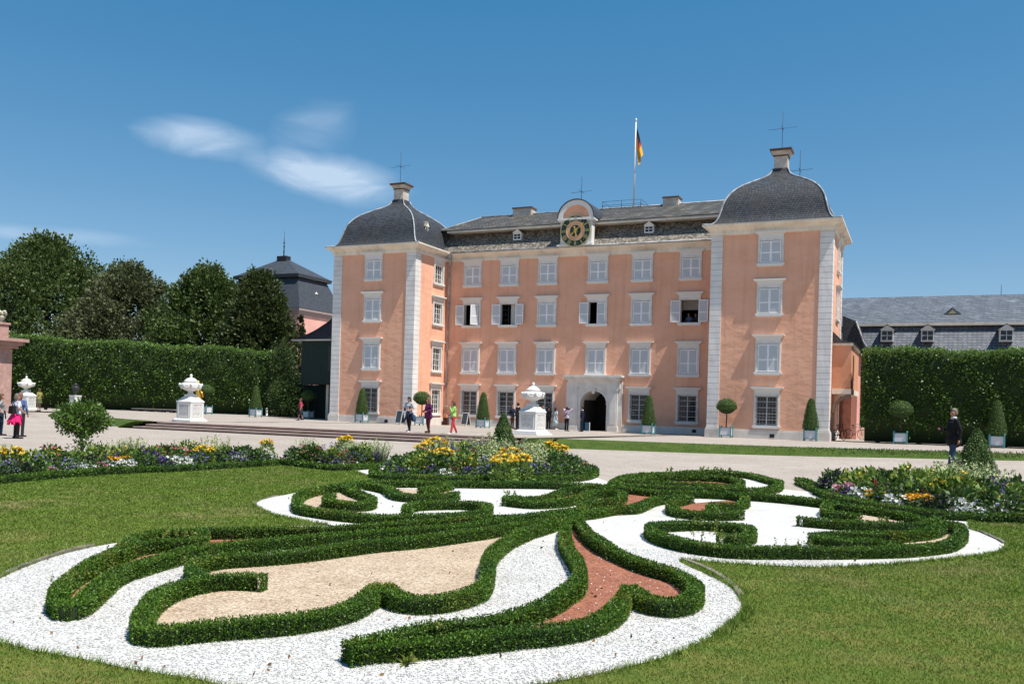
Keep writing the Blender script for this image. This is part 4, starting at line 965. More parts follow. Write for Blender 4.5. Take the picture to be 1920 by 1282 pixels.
# ------------------------------------------------------------------ tall clipped hedges, trees
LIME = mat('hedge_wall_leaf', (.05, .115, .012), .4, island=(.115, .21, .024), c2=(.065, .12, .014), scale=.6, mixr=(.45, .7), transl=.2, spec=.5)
LIME_LIT = mat('hedge_sunlit_leaf', (.12, .22, .03), .45, island=(.18, .30, .05), transl=.3, spec=.4)  # lighter copy of the hedge leaf, sunlight on the top put into the colour
CORE = mat('foliage_core_shade', (.022, .04, .012), .95)  # near-black filling, deep shade behind the leaves put into its colour
BARK = mat('dark_bark', (.07, .055, .04), .95, (.04, .032, .025), 8, bump=.6, bscale=20)
def tall_hedge(name, line, h0, h1, thick, label, lsize=.13, dens=95, trunks=2.4, topround=.45, ragged=.0):
    """line: plan polyline (front face), h0/h1 top heights at both ends; thickness extends to the left-hand normal"""
    P = smooth_line(line, .25); n = len(P); T = np.gradient(P, axis=0); T /= np.linalg.norm(T, axis=1)[:, None]; Nn = np.stack([-T[:, 1], T[:, 0]], 1)
    zg = np.array([gz(x, y) for x, y in P]); H = np.linspace(h0, h1, n)+.12*np.sin(np.arange(n)*.21)+.06*np.sin(np.arange(n)*.9)
    root = empty(name, (0, 0, 0)); tag(root, label, 'hedge', 'tall clipped hedges around the forecourt')
    prof = [(1.1, .05), (.9, .7), (.12, 1.3), (.1, None, -.6), (.35, None, -.15), (thick-.3, None, -.15), (thick-.1, None, -.6), (thick-.2, .05)]  # set-back foot of the core added as painted shade below the leaves
    V = []
    for q in prof:
        z = (zg+q[1]) if q[1] is not None else H+q[2]
        V.append(np.concatenate([P+Nn*q[0], z[:, None]], 1))
    k = len(prof); V = np.stack(V, 1).reshape(-1, 3); i = np.arange(n-1)[:, None]; j = np.arange(k)[None]
    Fq = np.stack([i*k+j, (i+1)*k+j, (i+1)*k+(j+1) % k, i*k+(j+1) % k], -1).reshape(-1, 4)
    o_ = (n-1)*k
    Fq = np.vstack([Fq, [(0, 1, 6, 7), (1, 2, 5, 6), (2, 3, 4, 5)], [(o_, o_+1, o_+6, o_+7), (o_+1, o_+2, o_+5, o_+6), (o_+2, o_+3, o_+4, o_+5)]])
    parts = [(V, Fq, 0)]
    L = np.linalg.norm(np.diff(P, axis=0), axis=1).sum(); hm = (h0+h1)/2
    def put(m, off, zf, nv, mi, ls):
        idx = rng.integers(0, n, m); al = rng.uniform(-.15, .15, m)
        of = off(m, idx); z = zf(m, idx)
        b = P[idx]+T[idx]*al[:, None]+Nn[idx]*of[:, None]
        nn_ = np.concatenate([Nn[idx]*nv[0], np.full((m, 1), nv[1])], 1)
        LV, LF = leaves(np.concatenate([b, z[:, None]], 1), nn_, np.full(m, ls), .75, .75, up=-.1); parts.append((LV, LF, mi))
    lump = lambda idx, z: .10*np.sin(idx*.55+z*1.9)+.08*np.sin(idx*1.3-z*3.1)+.05*np.sin(idx*2.9+z*5)
    def rag(m, idx): return .12*np.sin(idx*.37)+.18*np.sin(idx*1.7)+.1
    def zfront(m, idx):
        zb = zg[idx]+.95+rag(m, idx)+np.abs(rng.normal(0, .1, m)); return zb+(H[idx]-.35-zb)*rng.uniform(0, 1, m)
    m = int(L*hm*dens)
    idx = rng.integers(0, n, m); z = zfront(m, idx); of = -lump(idx, z)+rng.uniform(-.10, .16, m)
    top_t = np.clip((z-(H[idx]-1.0))/.7, 0, 1); of += top_t*.08
    b = P[idx]+T[idx]*rng.uniform(-.15, .15, (m, 1))+Nn[idx]*of[:, None]
    ls = np.full(m, lsize)
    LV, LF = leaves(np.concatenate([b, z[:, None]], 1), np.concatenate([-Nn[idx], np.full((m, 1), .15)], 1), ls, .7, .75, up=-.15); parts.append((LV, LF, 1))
    # second, sparse hanging leaves below
    m = int(L*16); idx = rng.integers(0, n, m); z = zg[idx]+.55+rag(m, idx)+rng.uniform(0, .7, m); b = P[idx]+Nn[idx]*rng.uniform(.0, .5, (m, 1)); LV, LF = leaves(np.concatenate([b, z[:, None]], 1), np.tile([0, 0, -1.], (m, 1)), np.full(m, lsize), .9, .75); parts.append((LV, LF, 1))
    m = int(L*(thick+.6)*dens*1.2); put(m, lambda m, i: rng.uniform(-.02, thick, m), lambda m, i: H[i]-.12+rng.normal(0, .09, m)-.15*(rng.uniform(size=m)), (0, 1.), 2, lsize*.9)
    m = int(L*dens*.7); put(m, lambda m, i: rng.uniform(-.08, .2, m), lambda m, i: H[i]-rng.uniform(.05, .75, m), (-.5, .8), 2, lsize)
    m = int(L*hm*8); put(m, lambda m, i: np.full(m, thick), lambda m, i: zg[i]+.9+(H[i]-1)*rng.uniform(0, 1, m), (1, .1), 1, lsize*2)
    for e, sg in ((0, -1), (n-1, 1)):
        m = int(thick*hm*dens); q = P[e]+T[e]*sg*(.05+.12*rng.uniform(-1, 1, (m, 1)))+Nn[e]*rng.uniform(0, thick, (m, 1)); z = zg[e]+.9+(H[e]-1.)*rng.uniform(0, 1, m)
        LV, LF = leaves(np.concatenate([q, z[:, None]], 1), np.tile(np.r_[T[e]*sg, .15], (m, 1)), np.full(m, lsize), .7, .75); parts.append((LV, LF, 1))
    V, Fq, mi = cat(parts); np_mesh('foliage', V, Fq, [CORE, LIME, LIME_LIT], root, mi)
    d = 0; i = 3
    step = int(trunks/.25)
    while i < n:
        x, y = P[i]+Nn[i]*(thick*.4); g = G(); g.tube([(x, y, zg[i]-.2), (x+.03, y, zg[i]+.9), (x-.02, y, zg[i]+2.4)], [.14, .11, .09], 8); g.build('trunk', BARK, root); i += step
    return root
tall_hedge('hedge_wall', [(-3.0, 57.9), (3, 58.1), (9, 58.3), (15, 58.5)], 5.78, 5.85, 3.0, 'tall clipped hedge wall right of the palace, with a walking man in front of it', .135, 120)
tall_hedge('hedge_wall', [(-70.5, 51.0), (-66.5, 54.5), (-62, 58.2), (-57, 62.2), (-52.5, 65.8)], 6.55, 6.15, 3.0, 'long tall clipped hedge wall left of the palace, below the dark trees', .16, 80)
def tree(name, x, y, z0, h, r, label, colr, island, lsize=.3, seedlobes=26, shape='dome', clumps=420, per=46, grp='large trees behind the left hedge', trunk=True):
    root = empty(name, (x, y, z0)); tag(root, label, 'tree', grp)
    m_ = mat(name+'_leaf_'+str(int(x)), colr, .55, island=island, transl=.18, spec=.35)
    g = G(); g.tube([(0, 0, -.3), (.1, .05, h*.25), (-.05, 0, h*.55), (0, 0, h*.9)], [.45*r/7, .36*r/7, .22*r/7, .04], 9)
    for k in range(14):
        a = rng.uniform(0, 6.28); zz = h*rng.uniform(.2, .75); L = r*rng.uniform(.5, .8)*(1-zz/h*.6); g.tube([(0, 0, zz), (math.cos(a)*L*.5, math.sin(a)*L*.5, zz+L*.22), (math.cos(a)*L, math.sin(a)*L, zz+L*.5)], [.12*r/7, .07*r/7, .02], 6)
    g.build('trunk', BARK, root)
    # lobed crown: clump centres on an uneven shell, some inside
    prof = {'dome': lambda t: (np.sin(np.pi*np.clip(t*.93+.07, 0, 1)**.8))**.72, 'cone': lambda t: np.clip((1-t)**.62*(t+.25)**.25*1.05, 0, 1.1)}[shape]
    t = rng.uniform(0, 1, clumps)**(.8); a = rng.uniform(0, 6.283, clumps)
    lob = 1+.16*np.sin(a*3+t*5+rng.uniform(0, 6))+.12*np.sin(a*7-t*9+rng.uniform(0, 6))+rng.normal(0, .05, clumps)
    rad = r*prof(t)*lob*np.where(rng.uniform(size=clumps) < .25, rng.uniform(.35, .8, clumps), 1.)
    cz = h*.04+h*.92*t+rng.normal(0, .2, clumps)
    C_ = np.stack([rad*np.cos(a), rad*np.sin(a), cz], 1)
    out = np.stack([np.cos(a), np.sin(a), .35+1.2*t], 1); out /= np.linalg.norm(out, axis=1)[:, None]
    cs = r*rng.uniform(.07, .15, clumps)
    idx = np.repeat(np.arange(clumps), per); m = len(idx)
    # elongated drooping clumps pointing outwards and up
    u = rng.normal(0, 1, (m, 3)); u /= np.linalg.norm(u, axis=1)[:, None]; u *= rng.uniform(.3, 1, (m, 1))**.5
    along = (u*out[idx]).sum(1)[:, None]
    off = (u*cs[idx][:, None])+out[idx]*along*cs[idx][:, None]*.9
    Pp = C_[idx]+off
    nv = u*.7+out[idx]*.6
    LV, LF = leaves(Pp, nv, np.full(m, lsize), .55, .6, up=.15)
    np_mesh('crown', LV, LF, [m_], root)
    return root
DKG, DKI = (.055, .095, .02), (.115, .165, .038)
def treepx(pxc, ptop, pl, pr, Y, label, c, isl, shape='dome', name='yew_tree', **k):
    x, zt = atY(pxc, ptop, Y); xl = atY(pl, 600, Y)[0]; xr = atY(pr, 600, Y)[0]; r = (xr-xl)/2*.93; z0 = .2
    return tree(name, (xl+xr)/2, Y, z0, zt-z0, r, label, c, isl, shape=shape, **k)
treepx(112, 452, -12, 196, 76, 'tallest dark green tree, at the far left behind the hedge', DKG, DKI, clumps=1000, per=75, lsize=.40)
treepx(250, 497, 165, 318, 74, 'paler grey-green tree between the two dark trees behind the left hedge', (.085, .11, .04), (.15, .17, .075), name='lime_tree', clumps=760, per=64, lsize=.36)
treepx(395, 503, 312, 470, 75, 'dark green rounded tree left of centre behind the left hedge', DKG, DKI, clumps=760, per=70, lsize=.36)
treepx(478, 512, 418, 560, 73, 'cone-topped dark green tree nearest to the palace behind the left hedge', (.038, .062, .015), (.09, .12, .03), shape='cone', clumps=760, per=70, lsize=.34)
treepx(563, 590, 540, 588, 78, 'small dark tree in front of the pink gatehouse', (.02, .04, .012), (.05, .08, .02), clumps=160, per=46, lsize=.2, shape='cone')
# loose shrub at the hedge end
def shrub(name, x, y, z0, h, r, label, c, isl, lsize, n, grp=None, cat_='shrub'):
    root = empty(name, (x, y, z0)); tag(root, label, cat_, grp)
    u = rng.normal(0, 1, (n, 3)); u /= np.linalg.norm(u, axis=1)[:, None]; rr = rng.uniform(.55, 1.05, (n, 1)); a = np.arctan2(u[:, 1], u[:, 0]); lob = 1+.14*np.sin(a*4+u[:, 2]*5)+.1*np.sin(a*9)
    P = u*rr*np.array([r, r, h/2])*lob[:, None]+np.array([0, 0, h/2]); P[:, 2] = np.maximum(P[:, 2], .03)
    LV, LF = leaves(P, u, np.full(n, lsize), .6, .65, up=.2); np_mesh('foliage', LV, LF, [mat(name+'_leaf_'+str(int(x*3)), c, .5, island=isl, transl=.2)], root)
    g = G(); g.tube([(0, 0, -.1), (0, 0, h*.5)], [.05*r, .02*r], 6); g.build('stem', BARK, root)
    return root
x, y = atZ(560, 780, .2); shrub('shrub', -49.6, 62.3, .2, 3.4, 1.7, 'loose green shrub between the hedge end and the dark green annexe', (.035, .07, .015), (.08, .13, .03), .16, 5200)
shrub('shrub', -51.9, 64.2, .2, 6.6, 1.2, 'tall loose shrub at the right end of the left hedge', (.035, .065, .015), (.08, .12, .03), .18, 5200)
# ------------------------------------------------------------------ planters with topiary
TEAL = mat('teal_paint', (.09, .27, .27), .5); PANEL = mat('pale_planter_panel', (.62, .60, .63), .6); TOPI = mat('topiary_leaf', (.06, .12, .022), .5, island=(.12, .20, .04), transl=.12, spec=.3)
def planter(kind):
    root = empty('potted_topiary')
    b = empty('planter_box', parent=root)
    g = G(); g.box(-.32, .32, -.32, .32, .16, .62); g.build('panel', PANEL, b)
    g = G(); g.box(-.30, .30, -.30, .30, .6, .645); g.build('soil', SOIL, b)
    for sx in (-1, 1):
        for sy in (-1, 1):
            g = G(); g.box(sx*.34-.035, sx*.34+.035, sy*.34-.035, sy*.34+.035, 0, .68); g.ball((sx*.34, sy*.34, .715), .045, 8); g.build('post', TEAL, b)
    g = G()
    for s in (-1, 1):
        for za, zb in ((.13, .17), (.61, .65)): g.box(-.30, .30, s*.33-.012, s*.33+.012, za, zb); g.box(s*.33-.012, s*.33+.012, -.30, .30, za, zb)
    g.build('rail', TEAL, b)
    n = 5200 if kind == 'cone' else 4600
    if kind == 'cone':
        t = rng.uniform(0, 1, n); a = rng.uniform(0, 6.283, n); prof = np.interp(t, [0, .04, .12, .5, .9, 1.], [.34, .45, .46, .34, .18, .06]); prof = prof*(1+.04*np.sin(a*3+t*7))
        P = np.stack([prof*np.cos(a), prof*np.sin(a), .66+1.85*t], 1)+rng.normal(0, .012, (n, 3)); N0 = np.stack([np.cos(a), np.sin(a), np.full(n, .25)], 1)
        core = G(); core.lathe([(.33, .66), (.42, .76), (.31, 1.55), (.15, 2.3), (.02, 2.47)], 14)
        tr_ = None
    else:
        u = rng.normal(0, 1, (n, 3)); u /= np.linalg.norm(u, axis=1)[:, None]; u[:, 2] = np.where(u[:, 2] < 0, u[:, 2]*.55, u[:, 2]); P = u*np.array([.62, .62, .52])+np.array([0, 0, 1.93])+rng.normal(0, .014, (n, 3)); N0 = u
        core = G(); core.ball((0, 0, 1.93), .56, 10, sz=.8)
        g = G(); g.tube([(0, 0, .6), (.02, 0, 1.2), (0, 0, 1.9)], .04, 7); g.build('trunk', BARK, root)
    if kind == 'cone': g = G(); g.tube([(0, 0, .6), (0, 0, 1.2)], .04, 7); g.build('trunk', BARK, root)
    LV, LF = leaves(P, N0, np.full(n, .05), .6, .6, flat=.5); CV = np.array(core.v)
    Vc, Fc = LV, LF
    o = np_mesh('crown', LV, LF, [TOPI], root); core.build('crown_core', CORE, root)
    return root
pc, pb = planter('cone'), planter('ball')
first = {'cone': pc, 'ball': pb}
for kind, px, py, zz, s, lab in (('cone', 678, 789, .17, 1.0, 'cone topiary in a white planter before the left palace tower'), ('cone', 905, 797, .06, 1.0, 'cone topiary in a planter between two barred windows of the central wing'),
    ('cone', 1215, 812, .07, 1.0, 'cone topiary in a planter just right of the gateway'), ('ball', 1361, 818, .14, .98, 'ball topiary in a teal planter before the left corner of the right palace tower'),
    ('cone', 1519, 826, .14, 1.0, 'cone topiary in a planter before the right corner of the right palace tower'), ('ball', 1688, 832, .13, 1.02, 'ball topiary in a planter in front of the right hedge wall'),
    ('cone', 1868, 839, .13, 1.06, 'cone topiary in a planter in front of the right hedge wall, near the photo edge'), ('ball', 577, 784, .22, .95, 'ball topiary in a planter beside the dark green annexe'),
    ('cone', 479, 780, .3, 1.0, 'cone topiary in a planter in front of the right end of the left hedge'), ('ball', 386, 775, .33, 1.02, 'ball topiary in a planter half hidden behind the left marble urn'),
    ('cone', 285, 768, .36, 1.0, 'cone topiary in a planter behind the long low bench'), ('ball', 790, 793, .1, 1.0, 'ball topiary behind the two women in front of the inner corner')):
    o = first[kind]
    if o.get('label'): o = copy_tree(o)
    x, y = atZ(px, py, zz); 
    if y > 56 and -42 < x < -4: k_ = 55.6/y; x *= k_; y *= k_
    o.location = (x, y, min(zz, gz(x, y)+.0)); 
    d_ = math.hypot(*atZ(px, py, zz)); o.scale = (s,)*3; o.rotation_euler.z = R(random.uniform(-2, 2)); tag(o, lab, 'potted tree', 'topiary in white and teal planters')
# ------------------------------------------------------------------ marble urns
def urn(loc, label, rz=0, s=1., base=0.):
    root = empty('marble_urn', loc, rz); root.scale = (s,)*3; tag(root, label, 'urn', 'marble urns on pedestals along the terrace')
    p = empty('pedestal', parent=root)
    g = G(); 
    if base: g.frustum(0, 0, -base, -.001, .80, .76)
    g.frustum(0, 0, 0, .1, .66, .66); g.frustum(0, 0, .1, .18, .60, .54); g.frustum(0, 0, .18, 1.06, .50, .50); g.frustum(0, 0, 1.06, 1.12, .525, .525)
    for a, b, z0, z1 in ((.525, .45, 1.12, 1.2), (.45, .36, 1.2, 1.27), (.36, .30, 1.27, 1.36)): g.frustum(0, 0, z0, z1, a, b)
    g.frustum(0, 0, 1.36, 1.5, .24, .24)
    g.build('body', MARBLE, p)
    for k in range(4):
        g = G(); g.box(-.36, .36, -.504, -.5005, .30, .96); o = g.build('panel', MARBLEP, p); o.rotation_euler.z = k*math.pi/2
        g = G(); 
        for x0, x1, z0, z1 in ((-.40, -.36, .26, 1.0), (.36, .40, .26, 1.0), (-.36, .36, .26, .30), (-.36, .36, .96, 1.0)): g.box(x0, x1, -.52, -.5, z0, z1)
        o = g.build('panel_frame', MARBLE, p); o.rotation_euler.z = k*math.pi/2
    g = G(); g.lathe([(.20, 1.5), (.21, 1.53), (.14, 1.57), (.12, 1.63), (.17, 1.68), (.30, 1.73), (.44, 1.80), (.53, 1.88), (.57, 1.96), (.58, 2.03), (.55, 2.08), (.48, 2.12), (.40, 2.15), (.34, 2.17), (.30, 2.2)], 40)
    bowl = g.build('bowl', MARBLE, root)
    # garlands: lumpy swags between four knobs
    g = G()
    for k in range(8):
        a0 = k*math.pi/4
        for i in range(9):
            t = i/8; a = a0+t*math.pi/4; z = 2.02-.13*math.sin(math.pi*t); rr = .56-.03*math.sin(math.pi*t)
            g.ball((rr*math.cos(a), rr*math.sin(a), z), .038+.014*random.random(), 7)
            if i % 2: g.ball((rr*math.cos(a+.03), rr*math.sin(a+.03), z-.06-.03*random.random()), .03, 6)
        g.ball((.585*math.cos(a0), .585*math.sin(a0), 2.05), .06, 8, sz=1.3)
    g.build('garland', MARBLE, bowl)
    g = G(); g.lathe([(.30, 2.19), (.37, 2.21), (.38, 2.24), (.33, 2.27), (.29, 2.32), (.22, 2.38), (.13, 2.42), (.07, 2.44), (.05, 2.47), (.075, 2.51), (.08, 2.55), (.05, 2.6), (.012, 2.64)], 32)
    g.build('lid', MARBLE, root)
    return root
x, y = atZ(1004, 826, 0.0); urn((x-.35, y+.35, .36), 'white marble urn on a pedestal in front of the middle of the palace', R(-9), .97, base=.38)
x, y = atZ(356, 790, .37); urn((x, y, .37), 'white marble urn on a pedestal at the left end of the steps', 0, .97)
xL, yL = -62.9, 47.6; xx, zz = atY(48, 768, 47.6); urn((xx, 47.6, zz), 'farthest white marble urn on a pedestal, at the left beside the pink gate', R(15), 1.0)
# dark vase behind
xx, zb = atY(141, 757, 50.); g = G(); 
bv = empty('black_urn', (xx, 50., zb-.02)); tag(bv, 'dark vase on a short white pedestal in front of the left hedge', 'urn')
g.frustum(0, 0, 0, .06, .36, .36); g.frustum(0, 0, .06, .62, .30, .30); g.frustum(0, 0, .62, .70, .33, .33); g.build('pedestal', MARBLE, bv)
g = G(); g.lathe([(.15, .70), (.15, .74), (.07, .8), (.08, .86), (.2, 1.05), (.27, 1.25), (.25, 1.38), (.17, 1.46), (.2, 1.52), (.22, 1.55), (.1, 1.6), (.04, 1.68)], 20); g.build('vase', mat('dark_bronze', (.035, .035, .04), .5), bv)
# gilded figure behind left urn
GILD = mat('gilded_bronze', (.80, .45, .07), .3, metal=.8)
xx, zb = atY(371, 778, 42.); g = G(); s_ = .9
g.tube([(0, 0, .7), (.12, 0, 1.2), (-.05, 0, 1.75), (.0, 0, 2.2)], [.22, .2, .17, .08], 10); g.tube([(0, 0, 2.2), (-.05, 0, 2.42)], .06, 8); g.ball((-.06, 0, 2.5), .13, 10)
g.tube([(.05, 0, 1.95), (-.3, 0, 2.1), (-.45, 0, 2.45)], [.08, .06, .04], 8); g.tube([(.05, 0, 1.95), (.35, 0, 1.7), (.45, 0, 1.4)], [.08, .06, .04], 8)
g.tube([(.05, 0, .8), (-.12, 0, .45), (-.1, 0, .0)], [.15, .1, .06], 8); g.tube([(.05, 0, .8), (.28, 0, .5), (.3, .1, .02)], [.15, .1, .06], 8)
fg = g.build('gilded_statue', GILD, None, (xx, 42., .55)); fg.scale = (.82, .82, .82); tag(fg, 'gilded statue mostly hidden behind the left marble urn', 'statue')
# low bench-like stone slab row
bn = empty('long_bench', (0, 0, 0)); x0, z0_ = atY(z4x(85), 680+780/9.155, 57.5) if False else atY(249.5, 765.2, 57.5); x1, z1_ = atY(331, 767.5, 57.5)
zb = .12
g = G(); g.box(x0, x1, 57.3, 58.0, z0_-.06, z0_+.02); g.build('plank', mat('weathered_plank', (.27, .235, .22), .85, (.2, .17, .16), 4), bn); tag(bn, 'long low bench with a pale plank on crossed legs below the left hedge', 'bench')
for i in range(4):
    xa = x0+.5+(x1-x0-1.)*i/3; g = G()
    for yy in (57.4, 57.85): g.tube([(xa-.55, yy, z0_-.42), (xa+.25, yy, z0_-.08)], .045, 6); g.tube([(xa+.55, yy+.06, z0_-.42), (xa-.25, yy+.06, z0_-.08)], .045, 6)
    g.build('leg', mat('dark_grey_wood', (.10, .10, .10), .8), bn)
# ------------------------------------------------------------------ neighbouring buildings
# dark green annexe left of the palace
DGREEN = mat('dark_green_boards', (.012, .028, .024), .6); an = empty('annexe', (0, 0, 0)); tag(an, 'dark green boarded annexe with a curved slate roof at the left of the palace', 'building')
g = G(); g.box(-48.1, -41.16, 62., 68, 3.05, 6.72)
for i in range(24): g.box(-48.1+.289*i, -48.1+.289*i+.27, 61.985, 62, 3.05, 6.7)
g.build('wall', DGREEN, an)
g = G(); g.box(-48.9, -41.16, 61.55, 68.2, 6.72, 6.84); g.build('eave', mat('eave_grey', (.42, .40, .38), .7), an)
RP = smooth_line([(-48.95, 6.84), (-48.1, 7.0), (-46.9, 7.38), (-45.9, 7.85), (-44.8, 8.5), (-43, 9.9), (-41.17, 11.6)], .25)
g = G(); V = [(x, y, z) for x, z in RP for y in (61.5, 68.3)]; g.add(V, [(2*i, 2*i+2, 2*i+3, 2*i+1) for i in range(len(RP)-1)], 0, True); g.build('roof', SLATE4, an)
g = G(); g.prism([(x, z-.01) for x, z in RP]+[(-41.17, 6.85)], 'y', 61.7, 61.75); g.build('gable', mat('gable_dark_slate', (.02, .025, .04), .7), an)
g = G(); g.box(-45.3, -44.2, 61.94, 61.98, 4.2, 6.3); g.box(-44.77, -44.73, 61.92, 61.94, 4.2, 6.3); g.build('window', mat('dark_window', (.02, .03, .028), .3), an)
for xx, w_, m_ in ((-45.55, .12, CORN), (-44.0, .45, PLASTER2), (-42.0, .12, CORN)):
    g = G(); g.box(xx-w_, xx+w_, 62.3, 62.5, -.1, 3.05) if w_ < .2 else g.box(xx-w_*.35, xx+w_*.35, 63.4, 63.6, 1.3, 2.7); g.build('post', m_, an)
g = G(); g.box(-52.5, -41.2, 64.6, 64.8, -.2, 3.05); g.build('back_wall', DGREEN, an)
# pink gatehouse with mansard roof, beyond the trees
gh = empty('gatehouse', (0, 0, 0)); tag(gh, 'distant pink gatehouse with a dark mansard roof behind the trees', 'building')
gx0, gx1, gy0, gy1 = -87., -74.4, 95., 104.
g = G(); g.box(gx0, gx1, gy0, gy1, 0, 12.9); g.build('wall', PINK, gh)
g = G()
for o_, a_, b_ in ((.12, 12.9, 13.2), (.3, 13.2, 13.45), (.45, 13.45, 13.75)): g.box(gx0-o_, gx1+o_, gy0-o_, gy1+o_, a_, b_)
g.build('cornice', mat('gatehouse_cornice', (.35, .27, .25), .8), gh)
def roofband(name, ins0, z0, ins1, z1, m_):
    g = G(); V = []
    for ins, z in ((ins0, z0), (ins1, z1)): V += [(gx0+ins, gy0+ins, z), (gx1-ins, gy0+ins, z), (gx1-ins, gy1-ins, z), (gx0+ins, gy1-ins, z)]
    g.add(V, [(0, 1, 5, 4), (1, 2, 6, 5), (2, 3, 7, 6), (3, 0, 4, 7), (4, 5, 6, 7)]); return g.build(name, m_, gh)
lw = roofband('lower_roof', -.5, 13.75, 1.3, 18.0, SLATE5); roofband('roof_ledge', .85, 18.0, .75, 18.45, SLATE5)
cxm, cym = (gx0+gx1)/2, (gy0+gy1)/2
g = G(); g.add([(gx0+.9, gy0+.9, 18.45), (gx1-.9, gy0+.9, 18.45), (gx1-.9, gy1-.9, 18.45), (gx0+.9, gy1-.9, 18.45), (cxm-1, cym-.3, 20.9), (cxm+1, cym-.3, 20.9), (cxm+1, cym+.3, 20.9), (cxm-1, cym+.3, 20.9)], [(0, 1, 5, 4), (1, 2, 6, 5), (2, 3, 7, 6), (3, 0, 4, 7), (4, 5, 6, 7)]); g.build('upper_roof', SLATE5, gh)
g = G(); g.box(cxm-.8, cxm+.8, cym-.5, cym+.5, 20.8, 21.5); g.tube([(cxm, cym, 21.4), (cxm, cym, 25.0)], [.09, .02], 6)
for z in (22.2, 22.9, 23.4): g.ball((cxm, cym, z), .13, 6)
g.build('finial', IRON, gh)
dormer(lw, gx1+.0-.5, 99.3, 14.6, R(90), .9, 1.5, depth=1.4, rmat=SLATE5)
# right-hand circular building
rb = empty('forecourt_wing', (0, 0, 0)); tag(rb, 'long building with a blue-grey slate mansard roof and small dormers at the right', 'building')
g = G(); g.box(-6.3, 30, 70, 78, -.2, 5.95); g.build('wall', PLASTER2, rb)
g = G(); g.box(-4.35, 30, 69.6, 70, 5.95, 6.15); g.box(-4.3, 30, 69.9, 70, -.2, .9); g.build('trim', CORN, rb)
def strip(name, P2, m_, par, x0=-6.5, x1=30):
    g = G(); n = len(P2); V = [(x, y, z) for x in (x0, x1) for y, z in P2]; g.add(V, [(j, n+j, n+j+1, j+1) for j in range(n-1)], 0, True); return g.build(name, m_, par)
lr = strip('lower_roof', [(69.5, 6.15), (69.75, 6.4), (70.4, 7.3), (71.1, 8.35)], SLATE4, rb)
strip('upper_roof', [(70.75, 8.5), (71.3, 8.72), (76.0, 11.05), (80, 9.5)], SLATE4, rb)
g = G(); g.box(-6.6, 30, 70.7, 71.2, 8.3, 8.5); g.build('ledge', CORN, rb)
for pxd in (1663, 1739, 1887):
    xx, zz = atY(pxd, 640, 69.7); dormer(lr, xx, 69.75, zz, 0, .85, .85, depth=1.4, rmat=SLATE4, hb=.34)
xx, zz = atY(1785, 590, 73.); g = G(); g.prism([(xx-.6, zz-.05), (xx+.6, zz-.05), (xx, zz+.5)], 'y', 72.3, 74.); ed = g.build('eyelid_dormer', SLATE4, rb); g = G(); g.prism([(xx-.28, zz), (xx+.28, zz), (xx, zz+.28)], 'y', 72.27, 72.3); g.build('vent', GOLD, ed)
for (pa, pb_, ya, yb) in ((1604, 1619, 686, 727), (1601, 1621, 765, 803)):
    xa, za = atY(pa, yb, 70); xb, zb2 = atY(pb_, ya, 70); g = G(); g.box(xa, xb, 69.97, 69.995, za, zb2, 0); g.box(xa-.1, xa, 69.93, 69.999, za-.1, zb2+.1, 1); g.box(xb, xb+.1, 69.93, 69.999, za-.1, zb2+.1, 1); g.box(xa, xb, 69.93, 69.999, zb2, zb2+.1, 1); g.box(xa, xb, 69.93, 69.999, za-.1, za, 1)
    for i in range(1, 4): g.box(xa, xb, 69.94, 69.97, za+(zb2-za)*i/4-.02, za+(zb2-za)*i/4+.02, 1)
    g.box((xa+xb)/2-.03, (xa+xb)/2+.03, 69.94, 69.972, za, zb2, 1); g.build('window', [GLASS, WHITE], rb)
r = G(); xx, zz = atY(1877, 556, 76); r.tube([(xx, 76, zz-.5), (xx, 76, zz+.9)], .02, 5); r.build('lightning_rod', IRON, rb)
# link building between palace tower and the wing, seen past the oriel
lk = empty('link_building', (0, 0, 0)); tag(lk, 'low pink link with a steep slate roof between the palace tower and the right-hand wing', 'building')
g = G(); g.box(-4.9, -3.95, 66.5, 69.9, -.2, 5.9); g.build('wall', PINK, lk)
g = G(); g.add([(-5, 66, 5.9), (-3.2, 66, 6.1), (-3.6, 66, 6.8), (-4.1, 66, 8.2), (-5, 66, 8.6), (-5, 70, 5.9), (-3.2, 70, 6.1), (-3.6, 70, 6.8), (-4.1, 70, 8.2), (-5, 70, 8.6)], [(0, 1, 2, 3, 4), (1, 6, 7, 2), (2, 7, 8, 3), (3, 8, 9, 4)]); g.build('roof', SLATE, lk)
g = G(); g.tube([(-3.2, 65.95, 6.1), (-3.62, 65.95, 6.8), (-4.12, 65.95, 8.2)], .07, 6); g.build('flashing', LEAD, lk)
g = G(); g.box(-4.95, -4.3, 66.2, 66.5, -.2, 3.2); g.build('buttress', mat('red_sandstone', (.40, .17, .12), .9, (.3, .12, .09), 3), lk)
